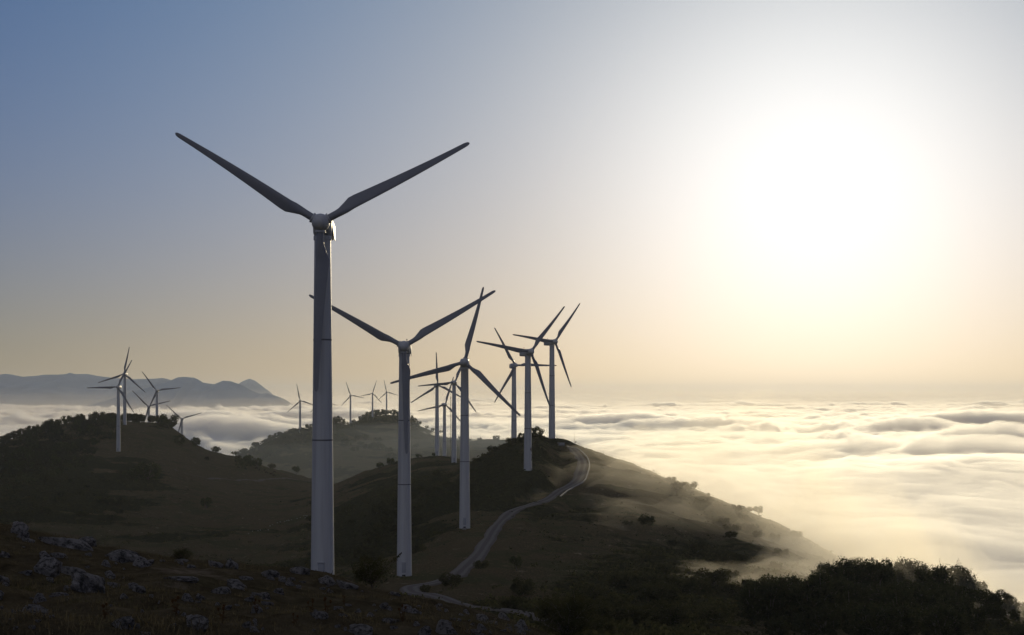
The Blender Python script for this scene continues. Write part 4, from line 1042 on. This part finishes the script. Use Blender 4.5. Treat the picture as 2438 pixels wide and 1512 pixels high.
b = MB(); b.tube([(0, 0, Hm * .9), (0, 0, Hm)], .05, 6); add('top_rod', b.mesh('top_rod'), M['lattice'], parent=root)
b = MB(); b.tube([(-.9, 0, Hm * .93), (.9, 0, Hm * .93)], .035, 5); add('cross_arm', b.mesh('cross_arm'), M['lattice'], parent=root)

# ------------------------------------------------------------------ horses on the meadow
m, t, o = mat('horse_coat'); matt(t, o, mix(t, noise(t, 2, 3, coord(t)), (0.018, 0.010, 0.006), (0.045, 0.026, 0.014))); M['horse'] = m
def horse_mesh(graze):
    P_ = {'hip': (-.55, 0, 1.22, .30), 'mid': (0, 0, 1.16, .32), 'sho': (.50, 0, 1.22, .29)}
    if graze: P_.update(nk=(.85, 0, 1.08, .17), pl=(1.12, 0, .62, .12), hd=(1.22, .0, .30, .11), mz=(1.30, 0, .06, .07))
    else: P_.update(nk=(.82, 0, 1.52, .19), pl=(1.02, 0, 1.86, .13), hd=(1.22, 0, 1.78, .12), mz=(1.46, 0, 1.56, .08))
    P_.update(tl=(-.85, 0, 1.20, .07), tm=(-.98, 0, .85, .08), te=(-1.0, 0, .45, .03))
    ed = [('hip', 'mid'), ('mid', 'sho'), ('sho', 'nk'), ('nk', 'pl'), ('pl', 'hd'), ('hd', 'mz'), ('hip', 'tl'), ('tl', 'tm'), ('tm', 'te')]
    for s_, nm in ((.17, 'l'), (-.17, 'r')):
        f_ = .08 if nm == 'l' else -.06
        P_.update({'f1' + nm: (.55, s_, .95, .13), 'f2' + nm: (.56 + f_, s_, .55, .075), 'f3' + nm: (.55 + f_, s_, .12, .055), 'f4' + nm: (.59 + f_, s_, .0, .065),
                   'h1' + nm: (-.55, s_, .92, .17), 'h2' + nm: (-.50 - f_, s_, .72, .11), 'h3' + nm: (-.70 - f_, s_, .52, .07), 'h4' + nm: (-.64 - f_, s_, .12, .055), 'h5' + nm: (-.60 - f_, s_, .0, .065)})
        ed += [('sho', 'f1' + nm), ('f1' + nm, 'f2' + nm), ('f2' + nm, 'f3' + nm), ('f3' + nm, 'f4' + nm), ('hip', 'h1' + nm), ('h1' + nm, 'h2' + nm), ('h2' + nm, 'h3' + nm), ('h3' + nm, 'h4' + nm), ('h4' + nm, 'h5' + nm)]
        P_.update({'e' + nm: ((P_['pl'][0] + .02, s_ * .45, P_['pl'][2] + .16, .03))}); ed.append(('pl', 'e' + nm))
    ks = list(P_); me = bpy.data.meshes.new('horse'); me.from_pydata([P_[k][:3] for k in ks], [(ks.index(a), ks.index(b_)) for a, b_ in ed], [])
    ob = bpy.data.objects.new('horse_cage', me); C.objects.link(ob)
    md = ob.modifiers.new('skin', 'SKIN'); ob.modifiers.new('sub', 'SUBSURF').render_levels = 1
    for i, k in enumerate(ks):
        sv = me.skin_vertices[0].data[i]; sv.radius = (P_[k][3], P_[k][3]); sv.use_root = (k == 'mid')
    dg = bpy.context.evaluated_depsgraph_get(); out_ = bpy.data.meshes.new_from_object(ob.evaluated_get(dg))
    bpy.data.objects.remove(ob); out_.materials.append(M['horse'])
    for f in out_.polygons: f.use_smooth = True
    return out_
HM = [horse_mesh(True), horse_mesh(False)]
def mz(x, y): return ((960 + x / 8.1267) / 1.6438, (1790 + y / 8.1267) / 1.6438)
for i, (x, y, g_, rz, lab) in enumerate([(355, 390, 0, 2.9, 'dark horse grazing uphill, apart from the herd, under the meadow tree'), (440, 440, 1, 1.4, 'dark horse standing end-on with its head up, nearer the meadow tree'), (615, 460, 1, 1.7, 'dark horse standing end-on above the grazing pair'),
        (665, 520, 0, 3.3, 'dark horse grazing with its back arched against the dry grass'), (830, 560, 0, 3.0, 'dark horse grazing close against another, upper of the pair'), (915, 615, 0, 2.7, 'dark horse grazing lowest of the herd'), (930, 500, 0, .3, 'small dark horse grazing furthest along the meadow'), (545, 495, 0, .6, 'small dark foal grazing in the middle of the herd')]):
    p = hit(*mz(x, y), 850, 1250)
    o_ = add('horse', HM[g_], label=lab, cat='horse', group='horses grazing on the meadow'); o_.location = p; o_.rotation_euler = (0, 0, rz)
    s_ = .72 if i == 7 else 1.15; o_.scale = (s_,) * 3
# broken line of pale stones across the dark meadow
def sz(x, y): return ((950 + x / 8.707) / 1.6438, (1980 + y / 8.707) / 1.6438)
for x, y in [(200, 965), (325, 878), (510, 855), (595, 835), (870, 828), (930, 690), (1015, 650), (1170, 590), (1270, 565), (1425, 552), (1500, 520), (1570, 515), (1660, 495), (1850, 445), (1960, 430), (2070, 345), (2150, 335), (2185, 365), (2120, 418)]:
    u, v = sz(x, y)
    put_rock(u, v, 3.4, 2.2, 'pale stone in the broken line of stones across the shaded meadow', 0, 'line of pale stones across the meadow', 520, 900, .8)

# ------------------------------------------------------------------ haze and the sea of clouds
def bell(x, y, cx, cy, rx, ry, rot=0.0):
    c_, s_ = math.cos(rot), math.sin(rot)
    dx, dy = x - cx, y - cy
    return np.exp(-((dx * c_ + dy * s_) / rx) ** 2 - ((-dx * s_ + dy * c_) / ry) ** 2)
def puff(x, y, l, seed):
    return np.abs(perlin(x / l, y / l, seed)) - 0.27          # rounded tops, creased hollows
SWELL = [(2200, 2500, 34, 130, 60, -.25), (1990, 2900, 28, 210, 60, -.1), (1690, 3100, 26, 230, 60, .1), (2420, 2000, 26, 120, 60, -.3), (2280, 1500, 20, 120, 50, -.1), (2000, 1650, 14, 160, 60, .1), (2420, 3400, 30, 230, 70, -.1), (1500, 3300, 24, 200, 70, 0),
         (530, 2500, 34, 150, 70, -.15), (640, 3200, 30, 160, 70, .1), (420, 3600, 34, 260, 80, 0), (780, 3900, 34, 300, 90, .1), (1000, 3600, 26, 260, 80, 0)]
def cloud_height(x, y):
    d = np.hypot(x, y)
    wx, wy = x + 150 * fbm(x / 520, y / 520, 3, 41), y + 150 * fbm(x / 520, y / 520, 3, 43)
    far = np.clip((d - 700) / 1800, 0, 1)
    calm = np.clip(0.55 + 1.1 * fbm(x / 900, y / 700, 2, 45), 0.12, 1)
    h = 15 * fbm(x / 1300, y / 900, 2, 31) + (0.3 + 0.7 * far) * calm * (32 * puff(wx, wy * .75, 560, 33) + 18 * puff(wx, wy * .6, 230, 35) + 19 * puff(wx, wy * .6, 115, 36)) + (.25 + .75 * far) * (.3 + .7 * calm) * (15 * puff(wx + 14 * perlin(x / 37, y / 37, 46), wy + 14 * perlin(x / 37, y / 37, 47), 56, 37) + 7 * puff(wx, wy, 24, 38))
    h = h + np.clip((d - 5000) / 10000, 0, 1) * (50 * puff(x, y * 1.6, 4200, 39) + 26 * fbm(x / 1500, y / 900, 3, 40))
    for u, D, hh, rx, ry, ro in SWELL:
        cx = (u - CU) / F * D
        h = h + hh * bell(wx * .25 + x * .75, wy * .25 + y * .75, cx, D, rx, ry, ro)
    left = np.clip((-x + 60) / 160, 0, 1) * np.clip((1750 - y) / 500, 0, 1)       # the valleys on the near side of the hills are clear
    mid = np.clip((150 - x) / 160, 0, 1) * np.clip((x + 800) / 300, 0, 1) * np.clip((2250 - y) / 450, 0, 1)
    return -66 + h * (1 - 0.8 * np.maximum(left, mid)) - 42 * np.maximum(left, mid)
def cloud_mesh(name, hfun, r0, na, nr, r1=60000., a0=-27, a1=27, low_z=-240):
    aa = np.linspace(R(a0), R(a1), na); rr = np.geomspace(r0, r1, nr)
    A_, R_ = np.meshgrid(aa, rr)
    x, y = R_ * np.sin(A_), R_ * np.cos(A_)
    top = np.stack([x.ravel(), y.ravel(), hfun(x, y).ravel()], 1)
    idx = np.arange(na * nr).reshape(nr, na)
    rim = np.concatenate([idx[0, :], idx[1:, -1], idx[-1, -2::-1], idx[-2:0:-1, 0]])
    low = top[rim].copy(); low[:, 2] = low_z
    n0, k = len(top), len(rim); i = np.arange(k); j = (i + 1) % k
    f = np.concatenate([grid_faces(nr, na), np.stack([rim[i], n0 + i, n0 + j, rim[j]], 1)])
    return new_mesh(name, np.concatenate([top, low]), f, True, n0 + i[::-1])
def vol_mat(name, dens, g, col=(1, 1, 1)):
    m, t, o = mat(name)
    p = t.nodes.new('ShaderNodeVolumePrincipled')
    p.inputs['Color'].default_value = (*col, 1); p.inputs['Density'].default_value = dens; p.inputs['Anisotropy'].default_value = g
    t.links.new(p.outputs[0], o.inputs['Volume'])
    return m
CLOUD_D, CLOUD_G = 0.036, 0.71
add('sea_of_clouds', cloud_mesh('sea_of_clouds', cloud_height, 330., 900, 800), vol_mat('cloud', CLOUD_D, CLOUD_G, (.962, .960, .956)), kind='stuff', label='sea of bright low clouds filling the valleys')

def wisp_height(x, y):
    a, b_ = x + 30 * fbm(x / 120, y / 120, 3, 65), y + 30 * fbm(x / 120, y / 120, 3, 66)
    k = np.clip((np.hypot(x, y) - 600) / 900, 0.15, 1)
    return cloud_height(x, y) - 3 + k * (15 * fbm(a / 95, b_ / 130, 5, 67, .62) + 6 * fbm(a / 420, b_ / 300, 2, 68))
add('sea_of_clouds', cloud_mesh('cloud_wisps', wisp_height, 420., 900, 760, 9000.), vol_mat('cloud_wisps', 0.009, 0.66, (.975, .972, .966)), kind='stuff', label='torn wisps along the tops of the sea of clouds')
# thin mist lapping over the near slope and lying above the cloud tops
def ground_z(x, y): return ground_raw(np.arctan2(x, y), np.hypot(x, y))
def mist_height(x, y, seed=51):
    n = 0.55 + 1.2 * fbm(x / 75 + y / 400, y / 120, 4, seed, .55)
    th = 32 * bell(x, y, 104, 555, 52, 90, 0.2) + 24 * bell(x, y, 98, 430, 46, 90, 0.1) + 13 * bell(x, y, 125, 345, 65, 75) + 34 * bell(x, y, 130, 610, 55, 60)
    return ground_z(x, y) - 2.5 + (th * np.clip(n, 0, 2.2))
add('mist', cloud_mesh('mist', mist_height, 280., 300, 260, 760., -2, 22, -170), vol_mat('thin_mist', 0.0060, 0.66, (1, .95, .84)), kind='stuff', label='thin golden mist drifting over the shoulder of the ridge')
add('mist', cloud_mesh('mist', lambda x, y: np.maximum(-50 + 7 * fbm(x / 90, y / 80, 4, 53), ground_z(x, y) - 3) * 1.0 - 60 * np.clip((40 - x) / 60, 0, 1), 330., 240, 200, 1300., 0, 27, -170), vol_mat('cloud_fringe', 0.0030, 0.6), kind='stuff', label='soft fringe of the cloud sea along the right slope')
def valley_height(x, y):
    return -40 + 9 * fbm(x / 500, y / 400, 3, 59) - 60 * np.clip((1250 - y) / 350, 0, 1) - 50 * np.clip((x + 0.0 * y - 330) / 200, 0, 1)
add('mist', cloud_mesh('mist', valley_height, 850., 160, 160, 2900., -16, 14, -170), vol_mat('valley_mist', 0.00022, 0.4, (.8, .92, 1)), kind='stuff', label='pale blue mist settled in the valley before the middle hill')

def veil_height(x, y, rise):
    left = np.clip((-x + 60) / 160, 0, 1) * np.clip((1750 - y) / 500, 0, 1)
    mid = np.clip((220 - x) / 160, 0, 1) * np.clip((x + 800) / 300, 0, 1) * np.clip((2450 - y) / 450, 0, 1)
    return -38 + (7 + rise * .2) * fbm(x / 900, y / 1400, 3, 63 + int(rise)) + rise * np.clip((np.hypot(x, y) - 3000) / 6000, 0, 1) - 60 * np.maximum(left, mid)
for rise, dens in ((0., 7e-5), (28., 3e-5), (50., 2.5e-5), (72., 2.0e-5), (95., 1.5e-5)):
    add('mist', cloud_mesh('mist', lambda x, y: veil_height(x, y, rise), 700., 200, 200, 45000., -27, 27, -250), vol_mat('veil', dens, 0.55, (1, .90, .76)), kind='stuff', label='warm thin mist lying over the cloud tops to the horizon')

HAZE_D = 4.0e-5
b = MB(); b.box((0, 10000, 10), (12000, 16000, 190))
add('haze', b.mesh('haze', False), vol_mat('haze_air', HAZE_D, 0.45, (0.84, 0.91, 0.98)), kind='stuff', label='thin pale morning haze over the hills')
